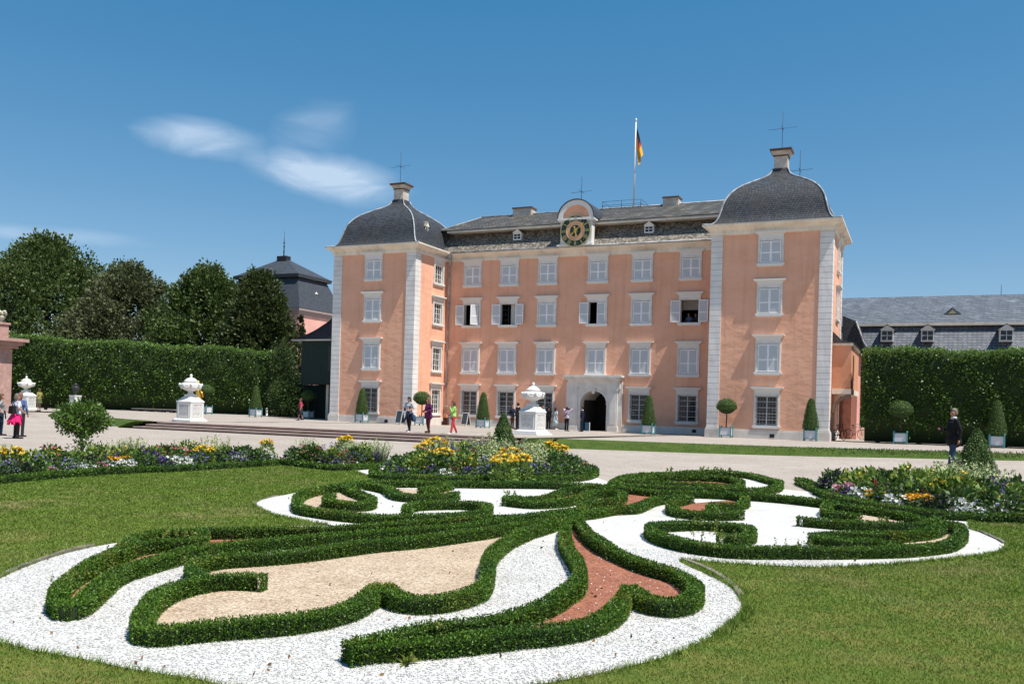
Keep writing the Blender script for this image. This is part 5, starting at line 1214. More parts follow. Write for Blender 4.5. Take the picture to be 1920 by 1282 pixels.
# pink sandstone gate at the left edge
PSTONE = mat('pink_sandstone', (.44, .27, .23), .85, (.36, .21, .18), 1.4, (.4, .7), bump=.3, bscale=5, third=((.6, .38, .33), 4, (.55, .8)))
gt = empty('garden_pavilion', (0, 0, 0)); tag(gt, 'pink sandstone pavilion cut by the left edge of the photo, crowned by a vase', 'building')
GY = 48.
xr, _ = atY(22, 700, GY+1.2)
g = G(); g.box(xr-9, xr, GY, GY+1.2, -.2, 5.2); g.build('wall', PSTONE, gt)
g = G()
for k in range(3): x_ = xr-.5-1.2*k; g.box(x_-.28, x_+.28, GY-.16, GY-.001, .0, 4.9); g.box(x_-.36, x_+.36, GY-.24, GY-.001, 4.9, 5.2); g.box(x_-.36, x_+.36, GY-.24, GY-.001, .4, .8)
g.build('pilaster', PSTONE, gt)
g = G()
for o_, a_, b_ in ((.3, 5.2, 5.45), (.55, 5.45, 5.75), (.85, 5.75, 6.0)): g.box(xr-9, xr+o_, GY-o_, GY+1.2+o_, a_, b_)
g.build('cornice', PSTONE, gt)
g = G(); g.box(xr-.9, xr-.1, GY+.1, GY+.9, 6.0, 7.1); g.box(xr-1., xr, GY+.0, GY+1., 7.1, 7.25); g.build('attic_block', PSTONE, gt)
pa = [(xr-3.2+2.0*math.cos(R(a)), 6.0+2.1*math.sin(R(a))) for a in range(0, 181, 12)]; pi_ = [(xr-3.2+1.5*math.cos(R(a)), 6.0+1.55*math.sin(R(a))) for a in range(180, -1, -12)]
g = G(); g.prism(pa+pi_, 'y', GY, GY+.8); g.build('arch', PSTONE, gt)
g = G(); g.lathe([(.2, 0), (.12, .12), (.3, .35), (.36, .5), (.2, .6)], 16, (xr-.5, GY+.5, 7.25))
for i in range(26): a = i*2.4; q = .12+.3*random.random(); g.ball((xr-.5+q*math.cos(a), GY+.5+q*math.sin(a), 7.85+.3*random.random()), .12, 6)
g.build('flower_vase', mat('pale_stone_vase', (.55, .52, .38), .8, (.4, .38, .28), 8), gt)
g = G(); g.box(xr-.1, xr+.12, GY-.3, GY-.16, 2.0, 2.08); g.frustum(xr-.0, GY-.3, 2.1, 2.75, .10, .16); g.frustum(xr-.0, GY-.3, 2.75, 2.95, .18, .03); g.tube([(xr, GY-.3, 2.95), (xr, GY-.3, 3.1)], .02, 5); g.build('lantern', IRON, gt)
# ------------------------------------------------------------------ flower beds
def fm(name, c, i=None): return mat('petal_'+name, c, .6, island=i or tuple(min(1, x*1.3) for x in c), transl=.15, spec=.2)
FW, FY, FO, FP, FV, FD, FL, FR, FC, FM_ = fm('white', (.72, .72, .68)), fm('yellow', (.85, .52, .03), (.9, .66, .1)), fm('orange', (.85, .38, .02), (.85, .5, .03)), fm('pink', (.60, .16, .30), (.72, .35, .45)), fm('violet', (.07, .035, .20), (.14, .08, .33)), fm('dark_purple', (.025, .012, .045)), fm('lavender', (.24, .20, .50)), fm('red', (.42, .04, .03)), fm('cream', (.48, .54, .22), (.62, .66, .38)), fm('maroon', (.12, .012, .02))
LG = mat('flower_leaf', (.05, .11, .022), .5, island=(.12, .2, .04), transl=.2, spec=.35)
LB = mat('bright_flower_leaf', (.15, .25, .035), .5, island=(.24, .34, .07), transl=.25, spec=.3)
LSIL = mat('pale_flower_leaf', (.30, .34, .20), .6, island=(.42, .46, .30), transl=.25)
LDK = mat('dark_flower_leaf', (.03, .06, .022), .5, island=(.06, .10, .03), transl=.15)
LBR = mat('bronze_flower_leaf', (.09, .045, .03), .5, island=(.16, .08, .045), transl=.15)
STAMP = {}
def bush_pts(n, r, h, lo=.0):
    u = rng.normal(0, 1, (n, 3)); u /= np.linalg.norm(u, axis=1)[:, None]; u[:, 2] = np.abs(u[:, 2]); rr = rng.uniform(.55, 1.0, (n, 1))**.6
    return u*rr*np.array([r, r, h-lo])+np.array([0, 0, lo]), u
def blooms(P, s, tilt=.5, petals=5):
    """small cupped flowers: a fan of petal quads around each point"""
    m = len(P); idx = np.repeat(np.arange(m), petals); a = np.tile(np.arange(petals)*6.283/petals, m)+np.repeat(rng.uniform(0, 6, m), petals)
    base = rng.normal(0, tilt, (m, 2)); d = np.stack([np.cos(a), np.sin(a), .3+0*a], 1); d[:, :2] += base[idx]*.5
    LV, LF = leaves(np.asarray(P)[idx], d, np.full(len(idx), s), .12, .9); return LV, LF
def proto(kind):
    """returns list of (part name, V, F, material)"""
    if kind == 'white': P, u = bush_pts(260, .26, .24); B = bush_pts(46, .27, .29)[0]; B[:, 2] = np.maximum(B[:, 2], .1); return [('foliage', *leaves(P, u, np.full(260, .06), .6, .5), LG), ('blooms', *blooms(B, .06), FW)]
    if kind == 'pink': P, u = bush_pts(220, .24, .22); B = bush_pts(42, .25, .27)[0]; return [('foliage', *leaves(P, u, np.full(220, .06), .6, .5), LG), ('blooms', *blooms(B, .045), FP)]
    if kind == 'orange': P, u = bush_pts(240, .24, .24); B = bush_pts(34, .25, .29)[0]; B[:, 2] = rng.uniform(.22, .31, len(B)); return [('foliage', *leaves(P, u, np.full(240, .06), .6, .45), LG), ('blooms', *blooms(B, .045, .2), FO)]
    if kind == 'violet': P, u = bush_pts(240, .27, .28); B = bush_pts(70, .28, .34)[0]; return [('foliage', *leaves(P, u, np.full(240, .06), .6, .5), LDK), ('blooms', *blooms(B, .042), FV)]
    if kind == 'dark': P, u = bush_pts(300, .30, .34); B = bush_pts(60, .30, .38)[0]; return [('foliage', *leaves(P, u, np.full(300, .075), .6, .5), LDK), ('blooms', *blooms(B, .04), FD)]
    if kind == 'lavender': P, u = bush_pts(240, .28, .36); B = bush_pts(56, .3, .46)[0]; return [('foliage', *leaves(P, u, np.full(240, .06), .6, .4), LG), ('blooms', *blooms(B, .03), FL)]
    if kind == 'yellow': P, u = bush_pts(420, .30, .56); B = bush_pts(26, .29, .16)[0]+np.array([0, 0, .50]); return [('foliage', *leaves(P, u, np.full(420, .09), .6, .5), LB), ('blooms', *blooms(B, .075, .4, 6), FY)]
    if kind == 'green': P, u = bush_pts(420, .34, .42); B = bush_pts(12, .34, .46)[0]; return [('foliage', *leaves(P, u, np.full(420, .085), .6, .55), LG), ('blooms', *blooms(B, .04), FL)]
    if kind == 'bright': P, u = bush_pts(420, .34, .52); B = bush_pts(14, .34, .56)[0]; return [('foliage', *leaves(P, u, np.full(420, .09), .6, .55), LB), ('blooms', *blooms(B, .045), FY)]
    if kind == 'bronze': P, u = bush_pts(300, .26, .36); B = bush_pts(16, .26, .42)[0]; return [('foliage', *leaves(P, u, np.full(300, .07), .6, .45), LBR), ('blooms', *blooms(B, .04), FM_)]
    if kind == 'dahlia': P, u = bush_pts(400, .33, .5); B = bush_pts(16, .33, .62)[0]; return [('foliage', *leaves(P, u, np.full(400, .09), .6, .55), LG), ('blooms', *blooms(B, .06, .4, 7), fm('dahlia_rose', (.65, .2, .22)))]
    if kind in ('spike_cream', 'spike_blue', 'spike_red'):
        col_ = {'spike_cream': FC, 'spike_blue': FV, 'spike_red': FR}[kind]; hh = {'spike_cream': .62, 'spike_blue': .5, 'spike_red': .42}[kind]
        P, u = bush_pts(280, .26, hh*.62); n = 16; bx = rng.normal(0, .12, (n, 2)); tp = hh*rng.uniform(.8, 1.15, n); idx = np.repeat(np.arange(n), 26); t = rng.uniform(.45, 1, len(idx))
        Q = np.concatenate([bx[idx]*(1+t[:, None]*.4)+rng.normal(0, .014, (len(idx), 2)), (tp[idx]*t)[:, None]], 1)
        return [('foliage', *leaves(P, u, np.full(280, .07), .6, .4, up=.4), LSIL if kind == 'spike_cream' else LG), ('blooms', *leaves(Q, np.tile([0, 0, .3], (len(Q), 1)), np.full(len(Q), .045), .9, .5), col_)]
    if kind == 'grass_tuft':
        n = 150; a = rng.uniform(0, 6.28, n); L = rng.uniform(.3, .62, n); lean = rng.uniform(.05, .5, n); parts = []; P0 = np.stack([np.cos(a)*.05, np.sin(a)*.05, 0*a], 1); D = np.stack([np.cos(a)*lean, np.sin(a)*lean, 0*a+1], 1)
        B = P0+D*L[:, None]; B[:, 2] *= .95
        return [('foliage', *leaves(P0, D, L, .05, .045), LSIL), ('blooms', *leaves(np.repeat(B, 3, 0)+rng.normal(0, .015, (3*n, 3)), np.tile([0, 0, .4], (3*n, 1)), np.full(3*n, .05), .5, .35), FC)]
FN = dict(white=('clump of white flowers', 'white'), pink=('clump of pink flowers', 'pink'), orange=('clump of orange-yellow flowers', 'orange'), violet=('clump of violet flowers', 'violet'), dark=('dark purple flowering clump', 'dark purple'), lavender=('lavender-blue flowering clump', 'lavender'), yellow=('tall yellow-flowered plant', 'yellow'), green=('leafy green plant', 'green'), bright=('bright green leafy plant', 'bright green'), bronze=('bronze-leaved plant', 'bronze'), dahlia=('rose-coloured dahlia bush', 'rose'), spike_cream=('plant with tall cream flower spikes', 'cream'), spike_blue=('plant with blue-violet spikes', 'blue'), spike_red=('plant with red flower spikes', 'red'), grass_tuft=('tuft of pale ornamental grass', 'grass'))
placed = []
def plant(kind, x, y, s=1., sz=None, bed='left', z=0.): placed.append((kind, x, y, s, sz or s, bed, z))
def bedfill(bed, front, back_off, x0, x1, hscale, n, layout, z=0.):
    """front: plan polyline of the border; rows go back by back_off metres"""
    L = smooth_line(front, .1); nL = len(L); T = np.gradient(L, axis=0); T /= np.linalg.norm(T, axis=1)[:, None]; N0 = np.stack([-T[:, 1], T[:, 0]], 1)
    for r_, (off, step, kinds, sc) in enumerate(layout):
        i = int(rng.integers(0, 3)); 
        while i < nL:
            k = random.choice(kinds); p = L[i]+N0[i]*(off+random.uniform(-.1, .1)); s = sc*random.uniform(.85, 1.2)
            if x0 <= p[0] <= x1: plant(k, p[0], p[1], s*hscale, s*hscale*random.uniform(.9, 1.15), bed, z)
            i += max(1, int(step*random.uniform(.8, 1.2)/.1))
front_r = (.34, .38, ['white', 'pink', 'orange', 'violet', 'green', 'green', 'white', 'lavender', 'dark', 'white'], 1.08)
rows_ = [front_r, (.62, .42, ['green', 'green', 'lavender', 'bronze', 'dark', 'white', 'orange', 'green', 'bright'], .95), (.98, .42, ['green', 'bright', 'dark', 'spike_blue', 'green', 'bronze', 'lavender', 'spike_red', 'bright', 'green'], .98),
         (1.36, .44, ['bright', 'spike_cream', 'green', 'bright', 'dahlia', 'spike_blue', 'green'], 1.08), (1.75, .46, ['spike_cream', 'green', 'grass_tuft', 'bright', 'spike_cream', 'dahlia', 'grass_tuft'], 1.08)]
bedfill('left', b1[:-1], 2, -60, 60, .86, 0, rows_)
# middle bed: filled oval
cx_, cy_ = np.mean([p[0] for p in b2]), np.mean([p[1] for p in b2])
b2s = smooth_line(b2, .1, closed=True)
B2 = np.array(b2); 
gx = np.arange(B2[:, 0].min(), B2[:, 0].max(), .40)
for iy, yy in enumerate(np.arange(B2[:, 1].min(), B2[:, 1].max(), .38)):
    for xx in gx:
        p = np.array([[xx+random.uniform(-.1, .1), yy+random.uniform(-.1, .1)]])
        if not inpoly(p, b2p): continue
        dmin = np.hypot(b2s[:, 0]-p[0, 0], b2s[:, 1]-p[0, 1]).min()
        if dmin < .24: continue
        if dmin < .5: k = random.choice(['white', 'pink', 'orange', 'violet', 'lavender', 'white', 'violet', 'green']); s = .95
        elif dmin < .95: k = random.choice(['green', 'lavender', 'violet', 'bronze', 'white', 'bright', 'green', 'green']); s = 1.0
        else: k = random.choice(['spike_cream', 'bright', 'green', 'green', 'dahlia', 'bronze', 'bright', 'green', 'lavender', 'spike_blue']); s = 1.2
        plant(k, p[0, 0], p[0, 1], s, s*random.uniform(.9, 1.15), 'middle')
bedfill('right', b3[1:], 3, -60, 60, 1.0, 0, [front_r, rows_[1], rows_[2], (1.36, .44, ['green', 'bright', 'green', 'bronze', 'spike_blue', 'lavender'], 1.1), (1.75, .46, ['bright', 'spike_cream', 'green', 'green', 'bright', 'dahlia'], 1.15), (2.15, .46, ['bright', 'green', 'spike_cream', 'green', 'bright', 'lavender'], 1.15), (2.55, .5, ['green', 'spike_cream', 'bright', 'green', 'grass_tuft'], 1.1)])
# salient clumps seen in the photograph
def at(kind, px, py, z, s, bed):
    x, y = atZ(px, py, z); plant(kind, x, y, s, s, bed)
for a in ((648, 822, .55, 1.0), (20, 845, .5, .9), (385, 835, .55, .85), (500, 824, .5, .8)): at('yellow', *a, 'left')
for a in ((815, 824, .75, 1.25), (797, 826, .72, 1.05), (830, 838, .68, 1.0), (1035, 826, .72, 1.1), (1052, 836, .6, .95), (955, 846, .62, 1.1), (945, 861, .55, 1.), (975, 859, .55, 1.)): at('yellow', *a, 'middle')
beds_xy = {'left': [], 'middle': [], 'right': []}
def zh(): pass
protos = {}
cnt = {}
placed = [p for p in placed if math.hypot(p[1], p[2]) < 32 and abs(math.atan2(-p[1], p[2])-YAW) < R(33)]
# number clumps of one kind in a bed from left to right for labels
byk = {}
for i, p in enumerate(placed): byk.setdefault((p[0], p[5]), []).append(i)
ORD = ['first', 'second', 'third', 'fourth', 'fifth', 'sixth', 'seventh', 'eighth', 'ninth', 'tenth', 'eleventh', 'twelfth']+['%dth' % k for k in range(13, 160)]
for k_ in range(21, 155):
    if k_ % 100 not in (11, 12, 13) and k_ % 10 in (1, 2, 3): ORD[k_-1] = '%d%s' % (k_, ['', 'st', 'nd', 'rd'][k_ % 10])
lab = {}
for (k, bed), ids in byk.items():
    ids = sorted(ids, key=lambda i: math.atan2(placed[i][1], placed[i][2]))
    for q, i in enumerate(ids): lab[i] = '%s in the %s bed, %s such from the left' % (FN[k][0], bed, ORD[q]) if len(ids) > 1 else 'only %s in the %s flower bed' % (FN[k][0], bed)
for i, (k, x, y, s, sz, bed, z) in enumerate(placed):
    if k not in protos:
        r = empty('flower_clump' if k not in ('green', 'bright', 'bronze', 'grass_tuft') else ('ornamental_grass' if k == 'grass_tuft' else 'leafy_plant'))
        for nm, V, Fq, m_ in proto(k): np_mesh(nm, V, Fq, [m_], r)
        protos[k] = r; o = r
    else: o = copy_tree(protos[k])
    o.location = (x, y, z); o.rotation_euler.z = random.uniform(0, 6.28); o.scale = (s, s, sz)
    tag(o, lab[i], 'flowers' if k not in ('green', 'bright', 'bronze', 'grass_tuft') else 'plant', 'bedding plants of the %s flower bed' % bed)
# soil under the beds
def offs(line, d):
    L = smooth_line(line, .3); T = np.gradient(L, axis=0); T /= np.linalg.norm(T, axis=1)[:, None]; return [tuple(p) for p in L]+[tuple(p) for p in (L+np.stack([-T[:, 1], T[:, 0]], 1)*d)[::-1]]
tri_sheet('bed_soil', offs(b1, 2.05), .012, SOIL); tri_sheet('bed_soil', [tuple(p) for p in b2], .012, SOIL); tri_sheet('bed_soil', offs(b3[1:], 2.8), .012, SOIL)
# small leafy filler between the clumps
def filler(line, w_, label, dens=420, closed=False, poly=None):
    if poly is not None:
        mn, mx_ = poly.min(0), poly.max(0); n = int((mx_-mn).prod()*dens); P = rng.uniform(mn, mx_, (n, 2)); P = P[inpoly(P, poly)]
    else:
        L = smooth_line(line, .1); T = np.gradient(L, axis=0); T /= np.linalg.norm(T, axis=1)[:, None]; n = int(len(L)*.1*w_*dens); i = rng.integers(0, len(L), n); P = L[i]+np.stack([-T[i, 1], T[i, 0]], 1)*rng.uniform(.2, w_, (n, 1))
    n = len(P); LV, LF = leaves(np.concatenate([P, rng.uniform(.03, .26, (n, 1))], 1), np.tile([0, 0, .6], (n, 1)), np.full(n, .08), .8, .55)
    tag(np_mesh('bed_foliage', LV, LF, [LG]), label, 'foliage', kind='stuff')
filler(b1, 2.0, 'low mixed foliage filling the left flower bed'); filler(None, 0, 'low mixed foliage filling the middle flower bed', poly=b2p); filler(b3[1:], 2.7, 'low mixed foliage filling the right flower bed')
# bush on a stem, cone topiaries in the beds
x, y = atZ(152, 858, 0); root = empty('standard_bush', (x, y, 0)); tag(root, 'round green bush on a bare stem standing in the left flower bed', 'bush')
STB = mat('standard_bush_leaf', (.06, .13, .016), .4, island=(.14, .24, .035), transl=.25, spec=.5)
n = 3000; u = rng.normal(0, 1, (n, 3)); u /= np.linalg.norm(u, axis=1)[:, None]; a = np.arctan2(u[:, 1], u[:, 0]); lob = 1+.13*np.sin(a*3+u[:, 2]*4)+.1*np.sin(a*7+1)
P = u*(rng.uniform(.3, 1.05, (n, 1))**.5)*lob[:, None]*np.array([.64, .64, .42]); P[:, 2] = P[:, 2]+1.06
LV, LF = leaves(P, u, np.full(n, .105), .7, .5, up=.1); np_mesh('crown', LV, LF, [STB], root)
g = G(); g.tube([(0, 0, -.1), (.03, 0, .3), (-.02, 0, .55), (.02, 0, .95)], [.06, .045, .04, .03], 8)
for k in range(9): a = k*.7; g.tube([(0, 0, .5), (.3*math.cos(a), .3*math.sin(a), .8), (.5*math.cos(a), .5*math.sin(a), 1.05)], [.03, .018, .008], 5)
g.build('trunk', BARK, root)
for k, (dx, dy, dz) in enumerate(((.42, -.2, .38), (.3, -.3, .2))):
    n = 130; u = rng.normal(0, .13, (n, 3)); LV, LF = leaves(u+np.array([dx, dy, dz+.15]), u, np.full(n, .09), .7, .5); np_mesh('hanging_twig', LV, LF, [STB], root)
def yewcone(px, pyb, pyt, w, label, ragged, c):
    x, y = atZ(px, pyb, 0.); _, zt = atY(px, pyt, y); root = empty('cone_topiary', (x, y, 0)); tag(root, label, 'topiary', 'clipped cones growing in the flower beds')
    n = 9000; t = rng.uniform(0, 1, n)**1.15; a = rng.uniform(0, 6.283, n); pr = w*np.interp(t, [0, .1, .35, .7, .92, 1], [.85, 1, .88, .5, .2, .03])*(1+ragged*np.sin(a*5+t*11)+ragged*.7*np.sin(a*9-t*17))
    r_ = pr*(1-.12*rng.uniform(size=n)); P = np.stack([r_*np.cos(a), r_*np.sin(a), .03+zt*t], 1); LV, LF = leaves(P, np.stack([np.cos(a), np.sin(a), .5+0*a], 1), np.full(n, .05), .6, .5, flat=.55)
    np_mesh('crown', LV, LF, [mat('yew_cone_leaf', (.05, .10, .022), .5, island=(.11, .19, .035), transl=.1)], root)
    g = G(); g.lathe([(w*.75, .02), (w*.85, zt*.1), (w*.72, zt*.35), (w*.38, zt*.7), (.01, zt*.95)], 12); g.build('crown_core', CORE, root)
yewcone(942, 868, 777, .44, 'dark green clipped cone in the middle flower bed, in front of the marble urn', .03, None)
yewcone(1830, 905, 806, .52, 'shaggy green cone in the right flower bed, beside the walking man', .09, None)
# ------------------------------------------------------------------ people
SKIN = mat('skin', (.50, .27, .19), .55, (.44, .22, .15), 6, spec=.3); SKIN2 = mat('tanned_skin', (.42, .20, .13), .55, (.36, .16, .10), 6)
def cloth(n, c): return mat('cloth_'+n, c, .85, tuple(x*.72 for x in c), 9., (.4, .7), bump=.5, bscale=14, bdist=.02, spec=.15)
def capsule(g, p, q, r0, r1, n=10, flat=None):
    p, q = Vector(p), Vector(q); d = (q-p); L = d.length; d = d.normalized() if L > 1e-6 else Vector((0, 0, 1))
    a = d.cross(Vector((0, 1, 0)) if abs(d.y) < .9 else Vector((1, 0, 0))).normalized(); b = d.cross(a); V = []
    rings = [(-r0*math.cos(t), r0*math.sin(t)) for t in (.15, .6, 1.1)]+[(0, r0)]+[(L, r1)]+[(L+r1*math.cos(t), r1*math.sin(t)) for t in (1.1, .6, .15)]
    for h, r in rings:
        for j in range(n):
            t = 2*math.pi*j/n; w = (a*math.cos(t)+b*math.sin(t))*r
            if flat: w = Vector((w.x*flat[0], w.y*flat[1], w.z))
            V.append(p+d*h+w)
    k = len(rings); F_q = [(i*n+j, i*n+(j+1) % n, (i+1)*n+(j+1) % n, (i+1)*n+j) for i in range(k-1) for j in range(n)]+[tuple(range(n-1, -1, -1)), tuple(range((k-1)*n, k*n))]
    g.add(V, F_q, 0, True)
def fuse(g, name, m_, parent, vox, smooth_it=2):
    o = g.build(name, m_, parent)
    md = o.modifiers.new('r', 'REMESH'); md.mode = 'VOXEL'; md.voxel_size = vox; md.use_smooth_shade = True
    if smooth_it: ms = o.modifiers.new('s', 'SMOOTH'); ms.factor = .5; ms.iterations = smooth_it
    dg = bpy.context.evaluated_depsgraph_get(); me = bpy.data.meshes.new_from_object(o.evaluated_get(dg)); o.modifiers.clear(); old = o.data; o.data = me; bpy.data.meshes.remove(old)
    if not me.materials: me.materials.append(m_)
    return o
def person(label, loc, H, yaw, top, legs, shoes, hair, hairlen=0, ww=1., arms=((.25, .0, -.1), (.25, 0., -.1)), stride=0., skirt=None, waist=None, sleeves=1., lean=0., girth=1., skin=None, near_=False, jacket=None, collar=None, head_yaw=0., head_pitch=0., extras=None, longtop=0.):
    """local frame: faces -y, +x is the person's left. arms: hand offsets (out, forward, z rel. to shoulder) per side (right, left)"""
    root = empty('person', loc, yaw); tag(root, label, 'person'); sk = skin or SKIN; vox = .011 if near_ else .017
    s = H/1.75; G1 = girth
    hip, sh, neck, hd = .93*s, 1.42*s, 1.50*s, 1.63*s
    lf = lean
    def tz(z): return -lf*(z-hip) # forward lean (toward -y)
    hw, sw = .095*s, .185*s*(1+.25*(G1-1))
    J = {}
    for sg, k in ((-1, 0), (1, 1)):
        st_ = stride*(1 if sg > 0 else -1)
        J['hip', sg] = Vector((sg*hw, 0, hip)); J['knee', sg] = Vector((sg*hw*1.05, -.18*st_*s-.02*s, .50*s)); J['ank', sg] = Vector((sg*hw*1.05, -.40*st_*s+(.06*s if st_ < 0 else 0), .085*s+(.05*s if st_ < 0 else 0)))
        J['toe', sg] = J['ank', sg]+Vector((sg*.03, -.15*s, -.055*s)); J['heel', sg] = J['ank', sg]+Vector((0, .05*s, -.045*s))
        S = Vector((sg*sw, tz(sh), sh)); ax = arms[k]; Hn = S+Vector((sg*ax[0], -ax[1], ax[2]))*s
        # two-bone solve
        L1 = .285*s; L2 = .255*s; D = Hn-S; dl = min(D.length, (L1+L2)*.999); D = D.normalized(); a = (L1*L1-L2*L2+dl*dl)/(2*dl); h_ = math.sqrt(max(0, L1*L1-a*a)); bend = Vector((sg*.55, .75, -.35)); bend = (bend-D*bend.dot(D)).normalized()
        J['sho', sg], J['elb', sg], J['han', sg] = S, S+D*a+bend*h_, S+D*dl
    HC = Vector((0, tz(hd)-.01*s, hd))
    # body: one continuous surface
    g = G()
    def torso(g, e=0., full=True):
        capsule(g, (-.055*s*G1, .0, .97*s), (.055*s*G1, .0, .97*s), (.125*G1)*s+e, (.125*G1)*s+e, 12, (1, .85))
        capsule(g, (0, .0, 1.0*s), (0, tz(1.22*s)-.02*s*(G1-1)*6, 1.18*s), (.125*G1)*s+e, (.135*G1)*s+e, 12)
        capsule(g, (-.075*s, tz(1.30*s), 1.30*s), (.075*s, tz(1.30*s), 1.30*s), .115*s*min(G1, 1.15)+e, .115*s*min(G1, 1.15)+e, 12)
        capsule(g, (-sw*.8, tz(sh), sh-.01*s), (sw*.8, tz(sh), sh-.01*s), .058*s+e, .058*s+e, 10)
    torso(g, -.012)
    capsule(g, (0, tz(neck)+.012, neck-.05*s), (0, tz(neck)-.005, neck+.05*s), .052*s, .05*s)
    for sg in (-1, 1):
        capsule(g, J['hip', sg], J['knee', sg], .078*s*G1**.5, .052*s); capsule(g, J['knee', sg], J['ank', sg], .052*s, .036*s); capsule(g, J['ank', sg]-Vector((0, -.02, .03))*s, J['toe', sg], .034*s, .026*s)
        capsule(g, J['sho', sg], J['elb', sg], .047*s, .036*s); capsule(g, J['elb', sg], J['han', sg], .036*s, .026*s)
        d = (J['han', sg]-J['elb', sg]).normalized(); c_ = d.cross(Vector((0, 0, 1)) if abs(d.z) < .85 else Vector((0, 1, 0))).normalized(); n_ = d.cross(c_)
        W_ = J['han', sg]; capsule(g, W_+d*.02*s, W_+d*.075*s, .028*s, .034*s, 8, None)
        for f in range(4):
            b0 = W_+d*.085*s+c_*((f-1.5)*.019*s); l_ = (.062, .072, .068, .052)[f]*s; k1 = b0+d*l_*.55+n_*.008*s*sg; capsule(g, b0, k1, .0085*s, .008*s, 6); capsule(g, k1, k1+d*l_*.4+n_*.022*s*sg, .008*s, .007*s, 6)
        tb = W_+d*.035*s+c_*.028*s*(1 if sg > 0 else -1); capsule(g, tb, tb+d*.035*s+c_*.03*s*(1 if sg > 0 else -1)+n_*.01*s, .011*s, .009*s, 6)
    # head, in its own turned frame
    Rm = Matrix.Rotation(head_yaw, 3, 'Z') @ Matrix.Rotation(head_pitch, 3, 'X')
    def hp(x, y, z): return HC+Rm @ Vector((x, y, z))*s
    capsule(g, hp(0, .012, .03), hp(0, -.012, -.005), .078*s, .072*s, 14); capsule(g, hp(0, -.035, -.06), hp(0, -.052, -.085), .046*s, .03*s, 10); capsule(g, hp(0, -.02, -.04), hp(0, -.03, -.07), .056*s, .045*s, 10)
    capsule(g, hp(0, -.088, .005), hp(0, -.105, -.028), .010*s, .015*s, 8); capsule(g, hp(-.022, -.082, -.062), hp(.022, -.082, -.062), .010*s, .010*s, 6); capsule(g, hp(-.03, -.08, .03), hp(.03, -.08, .03), .011*s, .011*s, 6)
    for sg in (-1, 1): capsule(g, hp(sg*.078, .005, -.022), hp(sg*.084, .012, .018), .011*s, .015*s, 6)
    fuse(g, 'body', sk, root, vox if not near_ else .0085, 1)
    # face details
    g = G()
    for sg in (-1, 1): g.ball(tuple(hp(sg*.03, -.083, .012)), .0095*s, 6)
    g.build('eyes', mat('eye_dark', (.03, .02, .015), .3), root)
    g = G(); g.ball(tuple(hp(0, -.0925, -.062)), .006*s, 6, sx=3.6, sz=.8); g.build('mouth', mat('lips', (.33, .10, .09), .5), root)
    # hair
    g = G(); capsule(g, hp(0, .028, .055), hp(0, .035, .01), .088*s, .086*s, 14); capsule(g, hp(0, -.03, .085), hp(0, .02, .095), .05*s, .06*s, 10)
    for sg in (-1, 1): capsule(g, hp(sg*.055, .01, .04), hp(sg*.062, .03, -.03 if hairlen < .5 else -.11), .04*s, .032*s, 8)
    if hairlen: capsule(g, hp(0, .06, .0), hp(0, .07, -.10*hairlen-.03), .07*s, .06*s, 10); capsule(g, hp(-.05, .05, -.03), hp(-.055, .05, -.08-.08*hairlen), .04*s, .03*s, 8); capsule(g, hp(.05, .05, -.03), hp(.055, .05, -.08-.08*hairlen), .04*s, .03*s, 8)
    fuse(g, 'hair', hair, root, vox, 1)
    # garments
    g = G(); torso(g, .012)
    for sg in (-1, 1):
        e = J['elb', sg]; capsule(g, J['sho', sg], e if sleeves > .6 else J['sho', sg].lerp(e, .75), .062*s, .052*s)
        if sleeves >= 1: capsule(g, e, J['elb', sg].lerp(J['han', sg], .93), .050*s, .040*s)
    if longtop: capsule(g, (-.05*s, 0, hip-longtop*.5), (.05*s, 0, hip-longtop*.5), .15*s*G1, .15*s*G1, 12); capsule(g, (-.06*s, .02*s, hip-longtop), (.06*s, .02*s, hip-longtop), .15*s*G1, .15*s*G1, 12)
    fuse(g, 'jacket' if jacket else 'top', top, root, vox, 2)
    if skirt:
        g = G(); g.lathe([(.15*s, 1.0*s), (.17*s, .9*s), (.21*s, .65*s), (.23*s, skirt[1]*s)], 18, smooth=True, wob=lambda t, z: .06*math.sin(5*t+z*3)); g.build('skirt', skirt[0], root)
    else:
        g = G(); capsule(g, (-.05*s*G1, 0, .95*s), (.05*s*G1, 0, .95*s), .128*s*G1, .128*s*G1, 12, (1, .88))
        for sg in (-1, 1):
            capsule(g, J['hip', sg]+Vector((0, 0, -.0)), J['knee', sg], .098*s*G1**.6, .068*s); capsule(g, J['knee', sg], J['ank', sg]+Vector((0, 0, .0)), .066*s, .056*s)
        fuse(g, 'trousers', legs, root, vox, 2)
    g = G()
    for sg in (-1, 1): capsule(g, J['heel', sg], J['toe', sg]+Vector((0, -.04*s, -.005)), .042*s, .034*s, 10); capsule(g, J['heel', sg]+Vector((0, -.01, .03))*s, J['ank', sg]+Vector((0, -.02, 0))*s, .042*s, .04*s, 8)
    fuse(g, 'shoes', shoes, root, vox, 1)
    if waist:  # jacket tied round the waist, hanging behind
        g = G(); g.lathe([(.15*s, 1.06*s), (.165*s, 1.0*s), (.17*s, .95*s), (.155*s, .92*s)], 16)
        for i in range(-6, 7):
            a = math.pi/2+i*.27; lx = math.cos(a); ly = math.sin(a); ln = .34+.07*math.cos(i*2.1)
            capsule(g, (lx*.15*s, ly*.14*s, .99*s), (lx*.24*s*ww, ly*.20*s*ww+.02, (.98-ln)*s), .035*s, .045*s, 8)
        for sg in (-1, 1): capsule(g, (sg*.02, -.15*s, .97*s), (sg*.07*s, -.17*s, .72*s), .028*s, .03*s, 6)
        fuse(g, 'tied_jacket', waist, root, .02, 1)
